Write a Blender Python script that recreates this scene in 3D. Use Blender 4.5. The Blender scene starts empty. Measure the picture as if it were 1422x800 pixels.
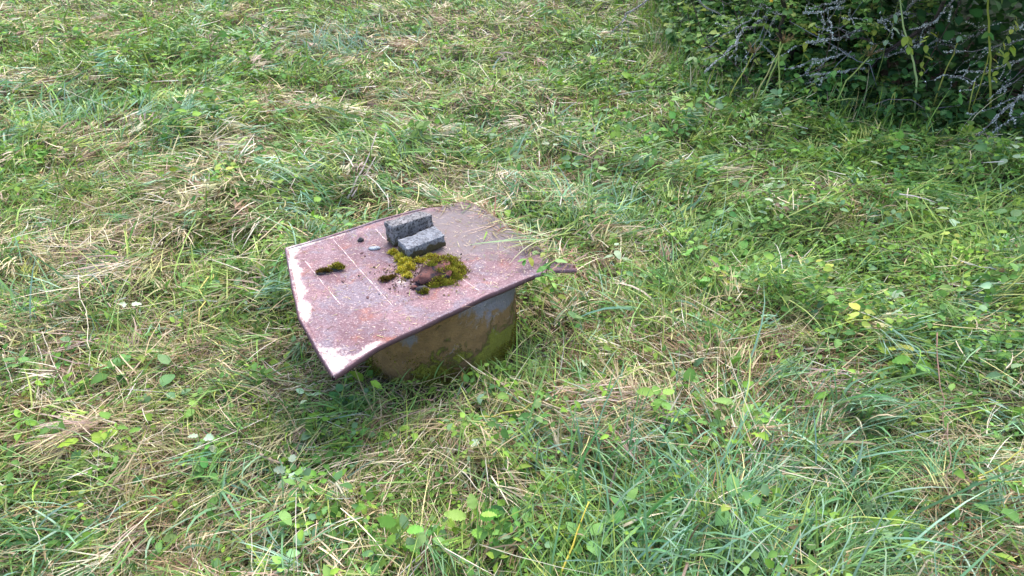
import bpy, bmesh, math, random
import numpy as np
from mathutils import Vector, Matrix, noise as mnoise

R = math.radians
random.seed(7)
rng = np.random.default_rng(11)
sc = bpy.context.scene
col = sc.collection

# ------------------------------------------------------------------ camera
CAM_Z, PITCH, FPX = 1.75, R(32.0), 1027.0          # metres, radians, focal length in photo pixels
cd = bpy.data.cameras.new('camera'); cam = bpy.data.objects.new('camera', cd); col.objects.link(cam)
cam.location = (0, 0, CAM_Z); cam.rotation_euler = (R(90) - PITCH, 0, 0)
cd.sensor_width = 36; cd.lens = 36 * FPX / 1422; cd.clip_start = 0.05; cd.clip_end = 2000
sc.camera = cam
# ------------------------------------------------------------------ light: thin overcast, brighter from beyond the well
SUN_EL, SUN_AZ = R(52), R(18)                      # azimuth measured from +Y towards +X
w = bpy.data.worlds.new('World'); sc.world = w; w.use_nodes = True
nt = w.node_tree; bg = nt.nodes['Background']
sky = nt.nodes.new('ShaderNodeTexSky'); sky.sky_type = 'NISHITA'; sky.sun_disc = False
sky.sun_elevation = SUN_EL; sky.sun_rotation = SUN_AZ
sky.air_density = 1.0; sky.dust_density = 2.5; sky.ozone_density = 0.8
nt.links.new(sky.outputs[0], bg.inputs[0]); bg.inputs[1].default_value = 0.145
sd = bpy.data.lights.new('sun', 'SUN'); sun = bpy.data.objects.new('sun', sd); col.objects.link(sun)
sd.energy = 1.2; sd.angle = R(70); sd.color = (1.0, 0.95, 0.89)
sdir = Vector((math.sin(SUN_AZ) * math.cos(SUN_EL), math.cos(SUN_AZ) * math.cos(SUN_EL), math.sin(SUN_EL)))
sun.rotation_euler = sdir.to_track_quat('Z', 'Y').to_euler(); sun.location = sdir * 30
sc.view_settings.view_transform = 'Standard'; sc.view_settings.look = 'None'
sc.view_settings.gamma = 1; sc.view_settings.exposure = 1.85
sc.render.engine = 'CYCLES'
sc.cycles.max_bounces = 6; sc.cycles.transmission_bounces = 3; sc.cycles.transparent_max_bounces = 6

# ------------------------------------------------------------------ helpers
CP, SP = math.cos(PITCH), math.sin(PITCH)
def ray(u, v):
    a, b = (u - 711) / FPX, (400 - v) / FPX
    return Vector((a, CP + b * SP, -SP + b * CP))
def px(u, v, z=0.0):                                 # photo pixel -> point on the level z
    r = ray(u, v); t = (z - CAM_Z) / r.z
    return Vector((0, 0, CAM_Z)) + r * t
def pxy(u, v, Y):                                    # photo pixel -> point at the distance Y
    r = ray(u, v); return Vector((0, 0, CAM_Z)) + r * (Y / r.y)
def lin(r, g, b):
    f = lambda c: ((c / 255 + 0.055) / 1.055) ** 2.4 if c > 10 else c / 255 / 12.92
    return (f(r), f(g), f(b))
def smooth(a, b, x):
    t = np.clip((x - a) / (b - a), 0, 1); return t * t * (3 - 2 * t)
def vnoise(x, y, s, seed=0):
    x = np.asarray(x, float) / s + 100.3 + seed * 17.1; y = np.asarray(y, float) / s + 100.7 + seed * 9.7
    xi = np.floor(x).astype(np.int64); yi = np.floor(y).astype(np.int64); fx = x - xi; fy = y - yi
    fx = fx * fx * (3 - 2 * fx); fy = fy * fy * (3 - 2 * fy)
    def h(a, b):
        n = (a * 374761393 + b * 668265263 + seed * 974711) & 0x7fffffff
        n = ((n ^ (n >> 13)) * 1274126177) & 0x7fffffff
        return ((n ^ (n >> 16)) & 0xffff) / 65535.0
    return (h(xi, yi) * (1 - fx) + h(xi + 1, yi) * fx) * (1 - fy) + (h(xi, yi + 1) * (1 - fx) + h(xi + 1, yi + 1) * fx) * fy
def fbm(x, y, s, seed=0):
    return (vnoise(x, y, s, seed) + 0.5 * vnoise(x, y, s / 2.1, seed + 1) + 0.25 * vnoise(x, y, s / 4.3, seed + 2)) / 1.75

RING_C, RING_R = Vector((-0.318, 2.455, 0)), 0.335
PLATE_Z = 0.335
def gz(x, y):                                        # height of the soil
    x = np.asarray(x, float); y = np.asarray(y, float)
    d = np.hypot(x - RING_C.x, y - RING_C.y)
    bump = (fbm(x, y, 1.7, 3) - 0.5) * 0.16 + (vnoise(x, y, 0.45, 9) - 0.5) * 0.035
    return bump * smooth(0.3, 1.1, d) + 0.0
def gz1(x, y): return float(gz(x, y))

def tag(o, label=None, cat=None, group=None, kind=None):
    if label: o['label'] = label
    if cat: o['category'] = cat
    if group: o['group'] = group
    if kind: o['kind'] = kind
    return o
def empty(name, loc, rz=0):
    o = bpy.data.objects.new(name, None); col.objects.link(o); o.empty_display_size = 0.05
    o.location = loc; o.rotation_euler = (0, 0, rz); return o
def link(name, me, mat, parent=None):
    o = bpy.data.objects.new(name, me); col.objects.link(o)
    if mat and not me.materials: me.materials.append(mat)
    if parent:
        o.parent = parent
        o.matrix_parent_inverse = Matrix.Translation(parent_world(parent)).inverted()
    return o
def parent_world(p):
    v = p.location.copy()
    while p.parent and False: pass
    return v
def np_mesh(name, V, T, C=None):                     # vertices (n,3), triangles (m,3), colours (n,3)
    V = np.asarray(V, np.float32); T = np.asarray(T, np.int32)
    me = bpy.data.meshes.new(name)
    me.vertices.add(len(V)); me.vertices.foreach_set('co', V.ravel())
    me.loops.add(T.size); me.loops.foreach_set('vertex_index', T.ravel())
    me.polygons.add(len(T)); me.polygons.foreach_set('loop_start', np.arange(0, T.size, 3, dtype=np.int32))
    try: me.polygons.foreach_set('loop_total', np.full(len(T), 3, np.int32))
    except Exception: pass
    if C is not None:
        a = me.color_attributes.new('Col', 'FLOAT_COLOR', 'POINT')
        rgba = np.ones((len(V), 4), np.float32); rgba[:, :3] = np.clip(C, 0, 1); a.data.foreach_set('color', rgba.ravel())
    me.update(calc_edges=True); me.validate()
    return me

# ------------------------------------------------------------------ materials
def new_mat(name):
    m = bpy.data.materials.new(name); m.use_nodes = True
    n = m.node_tree.nodes; b = n['Principled BSDF']; return m, m.node_tree, b
def N(t, typ, **k):
    n = t.nodes.new(typ)
    for a, v in k.items():
        if a.startswith('i_'):
            key = a[2:]; n.inputs[int(key) if key.isdigit() else key].default_value = v
        else: setattr(n, a, v)
    return n
def foliage_mat(name, trans=0.3, rough=0.5, spec=0.35, fixed=None, hue=None):
    m, t, b = new_mat(name); L = t.links.new
    b.inputs['Roughness'].default_value = rough; b.inputs['Specular IOR Level'].default_value = spec
    if fixed is None:
        a = N(t, 'ShaderNodeAttribute', attribute_name='Col'); src = a.outputs['Color']
    else:
        oi = N(t, 'ShaderNodeObjectInfo'); hs = N(t, 'ShaderNodeHueSaturation')
        hs.inputs['Color'].default_value = (*fixed, 1)
        mr = N(t, 'ShaderNodeMapRange'); mr.inputs['To Min'].default_value = 0.47; mr.inputs['To Max'].default_value = 0.525
        L(oi.outputs['Random'], mr.inputs['Value']); L(mr.outputs[0], hs.inputs['Hue'])
        mv = N(t, 'ShaderNodeMath', operation='MULTIPLY_ADD'); fr = N(t, 'ShaderNodeMath', operation='FRACT')
        ml = N(t, 'ShaderNodeMath', operation='MULTIPLY'); ml.inputs[1].default_value = 17.31
        L(oi.outputs['Random'], ml.inputs[0]); L(ml.outputs[0], fr.inputs[0]); L(fr.outputs[0], mv.inputs[0])
        mv.inputs[1].default_value = 0.6; mv.inputs[2].default_value = 0.7; L(mv.outputs[0], hs.inputs['Value'])
        src = hs.outputs['Color']
        tc = N(t, 'ShaderNodeTexCoord'); nz = N(t, 'ShaderNodeTexNoise', i_Scale=60.0, i_Detail=3.0); L(tc.outputs['Object'], nz.inputs['Vector'])
        mx = N(t, 'ShaderNodeMix', data_type='RGBA', blend_type='MULTIPLY'); mx.inputs['Factor'].default_value = 0.7
        cr = N(t, 'ShaderNodeMapRange'); cr.inputs['To Min'].default_value = 0.6; cr.inputs['To Max'].default_value = 1.3
        L(nz.outputs['Fac'], cr.inputs['Value']); L(src, mx.inputs['A']); L(cr.outputs[0], mx.inputs['B']); src = mx.outputs['Result']
    L(src, b.inputs['Base Color'])
    tr = N(t, 'ShaderNodeBsdfTranslucent'); L(src, tr.inputs['Color'])
    ms = N(t, 'ShaderNodeMixShader'); ms.inputs[0].default_value = trans
    out = t.nodes['Material Output']; L(b.outputs[0], ms.inputs[1]); L(tr.outputs[0], ms.inputs[2]); L(ms.outputs[0], out.inputs['Surface'])
    return m
M_grass = foliage_mat('grass_blade', 0.22, 0.45, 0.35)
M_hay = foliage_mat('dry_grass', 0.2, 0.65, 0.25)
M_leaf = foliage_mat('herb_leaf', 0.3, 0.6, 0.22)
M_moss = foliage_mat('moss', 0.2, 0.9, 0.1)
M_vcol = foliage_mat('matte', 0.0, 0.85, 0.2)

def soil_mat():
    m, t, b = new_mat('soil'); L = t.links.new
    tc = N(t, 'ShaderNodeTexCoord'); n1 = N(t, 'ShaderNodeTexNoise', i_Scale=3.0, i_Detail=8.0, i_Roughness=0.7)
    n2 = N(t, 'ShaderNodeTexNoise', i_Scale=70.0, i_Detail=5.0)
    L(tc.outputs['Object'], n1.inputs['Vector']); L(tc.outputs['Object'], n2.inputs['Vector'])
    cr = N(t, 'ShaderNodeValToRGB'); e = cr.color_ramp.elements
    e[0].position = 0.3; e[0].color = (*lin(40, 34, 22), 1); e[1].position = 0.7; e[1].color = (*lin(70, 66, 38), 1)
    x = e.new(0.5); x.color = (*lin(56, 46, 30), 1)
    ad = N(t, 'ShaderNodeMath', operation='MULTIPLY_ADD'); ad.inputs[1].default_value = 0.5; L(n2.outputs['Fac'], ad.inputs[0])
    hf = N(t, 'ShaderNodeMath', operation='MULTIPLY'); hf.inputs[1].default_value = 0.5; L(n1.outputs['Fac'], hf.inputs[0]); L(hf.outputs[0], ad.inputs[2])
    L(ad.outputs[0], cr.inputs[0]); L(cr.outputs[0], b.inputs['Base Color']); b.inputs['Roughness'].default_value = 0.95
    bp = N(t, 'ShaderNodeBump', i_Strength=0.8, i_Distance=0.03); L(n2.outputs['Fac'], bp.inputs['Height']); L(bp.outputs[0], b.inputs['Normal'])
    return m
M_soil = soil_mat()

# ------------------------------------------------------------------ ground sheet
def build_ground():
    a = np.concatenate([-np.geomspace(400, 9, 14)[:-1], np.linspace(-9, 9, 181), np.geomspace(9, 400, 14)[1:]])
    c = np.concatenate([-np.geomspace(400, 3, 12)[:-1], np.linspace(-3, 15, 181), np.geomspace(15, 600, 14)[1:]])
    X, Y = np.meshgrid(a, c); far = np.maximum(np.abs(X) - 9, 0) + np.maximum(Y - 15, 0) + np.maximum(-3 - Y, 0)
    Z = gz(X, Y) * np.exp(-far / 20)
    nx, ny = len(a), len(c); V = np.stack([X, Y, Z], -1).reshape(-1, 3)
    i = (np.arange(ny - 1)[:, None] * nx + np.arange(nx - 1)[None]).ravel()
    T = np.concatenate([np.stack([i, i + 1, i + nx + 1], 1), np.stack([i, i + nx + 1, i + nx], 1)])
    d = np.hypot(V[:, 0] - RING_C.x, V[:, 1] - RING_C.y)
    tc = V[T].mean(1); keep = np.hypot(tc[:, 0] - RING_C.x, tc[:, 1] - RING_C.y) > 0.24
    me = np_mesh('ground', V, T[keep]); me.polygons.foreach_set('use_smooth', np.ones(len(me.polygons), bool))
    tag(link('ground', me, M_soil), kind='structure')
    # bottom of the well
build_ground()

# ------------------------------------------------------------------ vectorised grass and leaves
def blades(P, L, W, az, tilt, bend, C, segs=3, twist=None, roll=None, floor=True, tipcol=None, basecol=None):
    n = len(P); P = np.asarray(P, float)
    L, W, az, tilt, bend = (np.broadcast_to(np.asarray(q, float), (n,)) for q in (L, W, az, tilt, bend))
    twist = rng.normal(0, 0.35, n) if twist is None else np.broadcast_to(twist, (n,))
    roll = rng.normal(0, 0.6, n) if roll is None else np.broadcast_to(roll, (n,))
    pos = P.copy(); V = np.zeros((n, 2 * segs + 1, 3)); CC = np.zeros((n, 2 * segs + 1, 3))
    for k in range(segs + 1):
        s = k / segs; th = tilt + bend * s; a = az + twist * s
        d = np.stack([np.sin(th) * np.sin(a), np.sin(th) * np.cos(a), np.cos(th)], 1)
        side = np.stack([np.cos(a), -np.sin(a), np.zeros(n)], 1); nor = np.cross(side, d)
        sv = side * np.cos(roll)[:, None] + nor * np.sin(roll)[:, None]
        cc = C
        if basecol is not None and s < 0.34: cc = C * (s / .34) + basecol * (1 - s / .34)
        if tipcol is not None and s > 0.6: cc = C * (1 - (s - .6) / .4) + tipcol * ((s - .6) / .4)
        if k < segs:
            wd = W * (0.5 if k == 0 else 0.5 * (1.12 - 0.75 * s ** 1.6))
            V[:, 2 * k] = pos - sv * wd[:, None]; V[:, 2 * k + 1] = pos + sv * wd[:, None]
            CC[:, 2 * k] = cc; CC[:, 2 * k + 1] = cc
            pos = pos + d * (L / segs)[:, None]
            if floor:
                pos[:, 2] = np.maximum(pos[:, 2], gz(pos[:, 0], pos[:, 1]) + 0.004)
        else:
            V[:, 2 * k] = pos; CC[:, 2 * k] = cc
    t = []
    for k in range(segs - 1):
        a = 2 * k; t += [(a, a + 1, a + 3), (a, a + 3, a + 2)]
    t.append((2 * segs - 2, 2 * segs - 1, 2 * segs))
    T = (np.arange(n)[:, None, None] * (2 * segs + 1) + np.array(t)[None]).reshape(-1, 3)
    return V.reshape(-1, 3), T, CC.reshape(-1, 3)
def join(parts):
    V, T, C, o = [], [], [], 0
    for v, t, c in parts:
        V.append(v); T.append(t + o); C.append(c); o += len(v)
    return np.concatenate(V), np.concatenate(T), np.concatenate(C)
LEAF_V = np.array([(0, 0, 0), (0, .5, 0), (0, 1, -.1), (-.36, .28, .10), (-.30, .66, .05), (.36, .28, .10), (.30, .66, .05)])
LEAF_T = np.array([(0, 5, 1), (1, 5, 6), (1, 6, 2), (0, 1, 3), (1, 4, 3), (1, 2, 4)])
def leaves(P, size, az, elev, roll, C, wid=1.0):
    n = len(P); size, az, elev, roll, wid = (np.broadcast_to(np.asarray(q, float), (n,)) for q in (size, az, elev, roll, wid))
    yv = np.stack([np.cos(elev) * np.sin(az), np.cos(elev) * np.cos(az), np.sin(elev)], 1)
    xs = np.stack([np.cos(az), -np.sin(az), np.zeros(n)], 1); zs = np.cross(xs, yv)
    xv = xs * np.cos(roll)[:, None] + zs * np.sin(roll)[:, None]; zv = np.cross(xv, yv)
    l = LEAF_V[None] * size[:, None, None]
    V = P[:, None] + l[..., 0:1] * (wid[:, None] * xv)[:, None] + l[..., 1:2] * yv[:, None] + l[..., 2:3] * zv[:, None]
    CC = np.repeat(C[:, None], 7, 1) * np.array([.95, 1.12, .95, .95, .95, .95, .95])[None, :, None]
    T = (np.arange(n)[:, None, None] * 7 + LEAF_T[None]).reshape(-1, 3)
    return V.reshape(-1, 3), T, CC.reshape(-1, 3)
def pick(cols, n, var=0.18, weights=None):
    a = np.array([lin(*c) for c in cols]); i = rng.choice(len(a), n, p=None if weights is None else np.array(weights) / np.sum(weights))
    return a[i] * np.clip(rng.normal(1, var, (n, 1)), .45, 1.6) * np.clip(rng.normal(1, var * .25, (n, 3)), .7, 1.3)

Y0, Y1 = 0.85, 13.0
_ys = np.linspace(Y0, Y1, 2000)
def half_w(y): return 0.72 * (y * CP + CAM_Z * SP) + 0.55
def sample_ground(n, p=1.7):                         # more of them near the path where the walker stands
    d = np.hypot(_ys, CAM_Z); pdf = half_w(_ys) * d ** (-p); c = np.cumsum(pdf); c /= c[-1]
    y = np.interp(rng.random(n), c, _ys); x = (rng.random(n) * 2 - 1) * half_w(y)
    return x, y
FRONT = np.array([(1.75, 11.0), (1.6, 8.6), (1.48, 6.8), (1.56, 5.85), (2.0, 5.12), (2.6, 4.8), (3.25, 4.4), (4.6, 3.6), (6.2, 2.6)])
def behind(x, y):                                    # signed distance behind the thicket's front line (positive = inside)
    x = np.asarray(x, float); y = np.asarray(y, float); best = np.full(x.shape, 1e9); sg = np.zeros(x.shape)
    for a, b in zip(FRONT[:-1], FRONT[1:]):
        ab = b - a; t = np.clip(((x - a[0]) * ab[0] + (y - a[1]) * ab[1]) / (ab @ ab), 0, 1)
        dx, dy = x - a[0] - t * ab[0], y - a[1] - t * ab[1]; d = np.hypot(dx, dy)
        s = np.sign(-(ab[1]) * dx + ab[0] * dy); u = d < best; best = np.where(u, d, best); sg = np.where(u, s, sg)
    return best * sg
def clear_of_well(x, y, m=0.03): return np.hypot(x - RING_C.x, y - RING_C.y) > RING_R + m
def blob(x, y, u, v, r, z=0):                        # 1 near the photo spot (u,v) on the ground, falling off over r metres
    c = px(u, v, z); return np.exp(-(((x - c.x) ** 2 + (y - c.y) ** 2) / (r * r)))
def canopy(x, y):
    k = .4 + .6 * smooth(.33, .75, np.hypot(np.asarray(x) - RING_C.x, np.asarray(y) - RING_C.y))
    return (0.018 + 0.115 * smooth(.40, .70, fbm(x, y, 0.40, 21)) + 0.04 * vnoise(x, y, .14, 25)) * k * (1.2 - .45 * hay_w(x, y))
def near_ring(x, y): return .55 + .45 * smooth(.36, .7, np.hypot(x - RING_C.x, y - RING_C.y))
def blue_w(x, y):
    w = 0
    for u, v, r in ((960, 700, .35), (1130, 640, .4), (1010, 770, .3), (1200, 720, .35), (830, 640, .25), (800, 285, .4), (480, 60, .7), (480, 270, .3), (60, 160, .5),
                    (1360, 520, .35), (640, 190, .45), (230, 180, .4), (20, 780, .3), (50, 440, .3), (330, 700, .25)):
        w = w + blob(x, y, u, v, r)
    return np.clip(w + 0.5 * smooth(.58, .75, fbm(x, y, 0.6, 41)), 0, 1)
def hay_w(x, y):
    w = 0
    for u, v, r in ((120, 300, .7), (60, 400, .6), (260, 320, .5), (330, 600, .4), (870, 555, .22), (150, 520, .5), (600, 130, .8), (40, 30, 1.3), (560, 60, .9), (250, 700, .3), (1060, 560, .2), (760, 210, .5)):
        w = w + blob(x, y, u, v, r)
    return np.clip(0.1 + 0.6 * w + 0.75 * smooth(.44, .62, fbm(x, y, 0.5, 51)) - 0.35 * smooth(0.8, 2.6, x - .1 * y), 0.05, 1)
def herb_w(x, y):
    w = 0
    for u, v, r in ((1080, 290, .5), (1180, 340, .5), (1150, 440, .45), (1300, 300, .5), (1380, 400, .5), (930, 580, .3), (340, 70, .8), (100, 60, .8), (310, 270, .25), (30, 230, .3), (600, 760, .25), (700, 720, .2),
                    (20, 500, .25), (660, 185, .4), (850, 210, .5), (1250, 210, .6), (400, 700, .25), (270, 105, .5), (740, 600, .25), (930, 120, .8), (1230, 520, .3)):
        w = w + blob(x, y, u, v, r)
    return np.clip(0.1 + 0.75 * w + 0.6 * smooth(.52, .72, fbm(x, y, 0.38, 61)) + .25 * smooth(.8, 2.2, x), 0.03, 1)
def flow(x, y):                                      # direction in which the mown stems lie
    return 2.0 + 5.0 * (fbm(x, y, 1.1, 71) - .5) * 2 + 1.5 * (vnoise(x, y, .25, 75) - .5)

HAY = [(200, 182, 146), (178, 160, 122), (212, 200, 170), (164, 146, 108), (150, 124, 96), (186, 176, 130), (168, 164, 108), (112, 92, 68), (176, 150, 134), (134, 130, 80)]
GREEN = [(112, 146, 58), (132, 164, 66), (94, 132, 56), (152, 174, 80), (86, 120, 54), (162, 176, 86), (116, 156, 80), (106, 146, 66)]
BLUE = [(108, 150, 104), (98, 142, 92), (130, 166, 128), (92, 138, 76), (122, 160, 88), (142, 176, 146)]
HERB = [(102, 140, 54), (118, 156, 56), (86, 126, 54), (134, 166, 62), (122, 160, 78), (128, 156, 64), (92, 134, 76), (118, 150, 104), (104, 146, 70), (90, 130, 58)]

def flat_xyz(x, y, h): return np.stack([x, y, gz(x, y) + h], 1)
def build_meadow():
    # 1. thatch of dry mown stems
    x, y = sample_ground(185000); k = (rng.random(len(x)) < hay_w(x, y)) & clear_of_well(x, y) & (behind(x, y) < .5); x, y = x[k], y[k]; n = len(x)
    far = np.hypot(y, CAM_Z); sc_w = np.clip(far / 3.2, .8, 2.6)
    az = flow(x, y) + rng.normal(0, .75, n) + rng.integers(0, 2, n) * math.pi
    h = canopy(x, y) * rng.random(n) ** .8
    q = join([blades(flat_xyz(x, y, h), rng.gamma(1.8, .042, n) + .012, rng.uniform(.0014, .0048, n) * sc_w, az, R(90) - np.abs(rng.normal(0, .16, n)), rng.normal(.12, .35, n), np.where((rng.random(n) < .75 * smooth(.5, .68, fbm(x, y, .5, 131)))[:, None], pick([(132, 102, 74), (150, 116, 84), (112, 86, 62), (160, 136, 104)], n), pick(HAY, n)), 3)])
    x, y = sample_ground(16000); k = (rng.random(len(x)) < .25 + .75 * hay_w(x, y)) & clear_of_well(x, y, .06) & (behind(x, y) < .2); x, y = x[k], y[k]; n = len(x); sc_w = np.clip(np.hypot(y, CAM_Z) / 3.2, .8, 2.2)
    q = join([q, blades(flat_xyz(x, y, canopy(x, y) * rng.uniform(.7, 1.25, n)), rng.gamma(2.5, .05, n) * near_ring(x, y) + .03, rng.uniform(.002, .0042, n) * sc_w, flow(x, y) + rng.normal(0, 1.0, n), R(88) + rng.normal(0, .14, n), rng.normal(.1, .25, n), pick([(222, 208, 176), (206, 190, 150), (214, 204, 140), (226, 214, 196), (190, 170, 130)], n, .1), 3)])
    tag(link('mown_hay', np_mesh('mown_hay', *q), M_hay), 'dry tan mown grass stems lying matted over the meadow', 'hay', kind='stuff')
    # 2. green stems lying and leaning
    x, y = sample_ground(115000); k = (rng.random(len(x)) < 1.08 - .72 * hay_w(x, y)) & clear_of_well(x, y, .015) & (behind(x, y) < .6); x, y = x[k], y[k]; n = len(x)
    far = np.hypot(y, CAM_Z); sc_w = np.clip(far / 3.2, .8, 2.4); bw = blue_w(x, y)
    az = flow(x + 7, y) + rng.normal(0, .8, n); isb = rng.random(n) < bw * .6
    C = np.where(isb[:, None], pick(BLUE, n, .15), pick(GREEN, n, .2))
    h = canopy(x, y) * rng.random(n) * .8
    L = (rng.gamma(2.4, .040, n) * np.where(isb, 1.3, 1.0) + .025) * near_ring(x, y)
    a = blades(flat_xyz(x, y, h), L, rng.uniform(.002, .0072, n) * sc_w * np.where(isb, 1.25, 1), az, R(62) + rng.normal(0, .35, n), rng.uniform(.1, 1.1, n), C, 4,
               basecol=C * .6 + .4 * np.array(lin(170, 168, 110)), tipcol=C * .8 + .2 * np.array(lin(190, 178, 120)))
    # 3. short stubble and regrowth
    x, y = sample_ground(95000); k = clear_of_well(x, y) & (behind(x, y) < .7); x, y = x[k], y[k]; n = len(x)
    far = np.hypot(y, CAM_Z); sc_w = np.clip(far / 3.2, .8, 2.4); bw = blue_w(x, y)
    C = np.where((rng.random(n) < bw * .5)[:, None], pick(BLUE, n, .15), pick(GREEN + [(164, 182, 76), (174, 184, 92), (150, 176, 70)], n, .2))
    b = blades(flat_xyz(x, y, -.005), (rng.gamma(4, .015, n) + .02) * near_ring(x, y), rng.uniform(.0016, .0042, n) * sc_w, rng.random(n) * 6.283, np.abs(rng.normal(0, .5, n)), rng.uniform(0, .9, n), C, 2)
    x, y = sample_ground(2600); k = clear_of_well(x, y, .16) & (behind(x, y) < .05); x, y = x[k], y[k]; m = len(x); K = 20
    wad_az = flow(x, y) + rng.normal(0, .9, m); hw = hay_w(x, y); bw = blue_w(x, y); r_ = rng.random(m)
    pal = np.where((r_ < .62 * hw)[:, None], pick(HAY, m, .12), np.where((rng.random(m) < .25 + .5 * bw)[:, None], pick(BLUE, m, .12), pick(GREEN, m, .14)))
    rep_ = lambda v: np.repeat(v, K, 0); n = m * K; sp = rep_(rng.uniform(.012, .04, m)); far = np.clip(np.hypot(rep_(y), CAM_Z) / 3.2, .8, 1.9)
    X = rep_(x) + rng.normal(0, 1, n) * sp; Y = rep_(y) + rng.normal(0, 1, n) * sp; kk = clear_of_well(X, Y, .1); C = rep_(pal) * np.clip(rng.normal(1, .14, (n, 1)), .6, 1.5)
    w_ = blades(flat_xyz(X, Y, canopy(X, Y) * rng.uniform(.5, 1.15, n)), rep_(rng.uniform(.07, .2, m)) * rng.uniform(.5, 1.15, n), rng.uniform(.0025, .0065, n) * far, rep_(wad_az) + rng.normal(0, .24, n), R(76) + rng.normal(0, .16, n), rng.uniform(.05, .7, n), C, 4)
    q = join([a, b, w_])
    tag(link('meadow_grass', np_mesh('meadow_grass', *q), M_grass), 'green grass blades growing and leaning all over the meadow', 'grass', kind='stuff')
    # 4. low broad leaved herbs
    x, y = sample_ground(25000); k = (rng.random(len(x)) < herb_w(x, y) * (1.1 - .75 * hay_w(x, y))) & clear_of_well(x, y) & (behind(x, y) < .5); x, y = x[k], y[k]; n = len(x)
    CB = pick(HERB, n, .16); sz = rng.gamma(5, .0042, n) + .008; far = np.hypot(y, CAM_Z)
    hc = canopy(x, y) * rng.uniform(.6, 1.35, n) + .018; base = rng.random(n) * 6.283
    parts = []
    for j in range(6):
        m = rng.random(n) < (1, 1, 1, .7, .5, .35)[j]; nn = m.sum(); az = base[m] + j * 2.1 + rng.normal(0, .4, nn)
        rr = (.25 if j < 3 else .9) * sz[m]
        P = np.stack([x[m] + np.sin(az) * rr, y[m] + np.cos(az) * rr, gz(x[m], y[m]) + hc[m] * (1 if j < 3 else .6) * rng.uniform(.8, 1.15, nn)], 1)
        parts.append(leaves(P, sz[m] * rng.uniform(.75, 1.25, nn) * np.clip(far[m] / 3.5, .9, 1.5), az, rng.normal(.05, .4, nn), rng.normal(0, .4, nn), CB[m] * np.clip(rng.normal(1, .15, (nn, 1)), .6, 1.5), rng.uniform(.55, 1.1, nn)))
    x2, y2 = sample_ground(14000); k = clear_of_well(x2, y2) & (behind(x2, y2) < .5); x2, y2 = x2[k], y2[k]; n2 = len(x2)
    parts.append(leaves(flat_xyz(x2, y2, canopy(x2, y2) * rng.uniform(.2, 1, n2)), rng.gamma(4, .005, n2) + .006, rng.random(n2) * 6.283, rng.normal(0, .6, n2), rng.normal(0, .7, n2), pick(HERB + [(150, 122, 88), (176, 150, 90), (170, 190, 150)], n2, .2), rng.uniform(.5, 1.2, n2)))
    tag(link('meadow_herbs', np_mesh('meadow_herbs', *join(parts)), M_leaf), 'small leaves of clover and other low herbs among the grass', 'herbs', kind='stuff')
build_meadow()

# ------------------------------------------------------------------ tubes
def tube(path, rad, sides=5, C=None, cap=True):
    path = [Vector(p) for p in path]; V, T = [], []
    rad = rad if hasattr(rad, '__len__') else [rad] * len(path)
    for i, p in enumerate(path):
        d = (path[min(i + 1, len(path) - 1)] - path[max(i - 1, 0)]).normalized()
        a = d.cross(Vector((0, 0, 1)));  a = a.normalized() if a.length > 1e-3 else Vector((1, 0, 0))
        b = d.cross(a)
        for s in range(sides):
            t = 2 * math.pi * s / sides; V.append(p + (a * math.cos(t) + b * math.sin(t)) * rad[i])
    for i in range(len(path) - 1):
        for s in range(sides):
            q = i * sides + s; r_ = i * sides + (s + 1) % sides
            T += [(q, r_, r_ + sides), (q, r_ + sides, q + sides)]
    if cap:
        for e, o in ((0, 1), (len(path) - 1, -1)):
            for s in range(1, sides - 1):
                f = (e * sides, e * sides + s, e * sides + s + 1); T.append(f if o < 0 else f[::-1])
    V = np.array([tuple(v) for v in V]); T = np.array(T)
    return V, T, (np.tile(np.array(C), (len(V), 1)) if C is not None else None)
def wobble(p0, p1, n, amp, sag=0.0):
    p0, p1 = Vector(p0), Vector(p1); L = (p1 - p0).length; out = []; off = Vector((0, 0, 0))
    for i in range(n + 1):
        t = i / n
        if 0 < i: off = off * .6 + Vector((random.gauss(0, 1), random.gauss(0, 1), random.gauss(0, 1))) * amp * L
        e = 1.0 if i < n else 0.5
        out.append(p0.lerp(p1, t) + off * e + Vector((0, 0, -sag * 4 * t * (1 - t))))
    out[0] = p0
    return out

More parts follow.
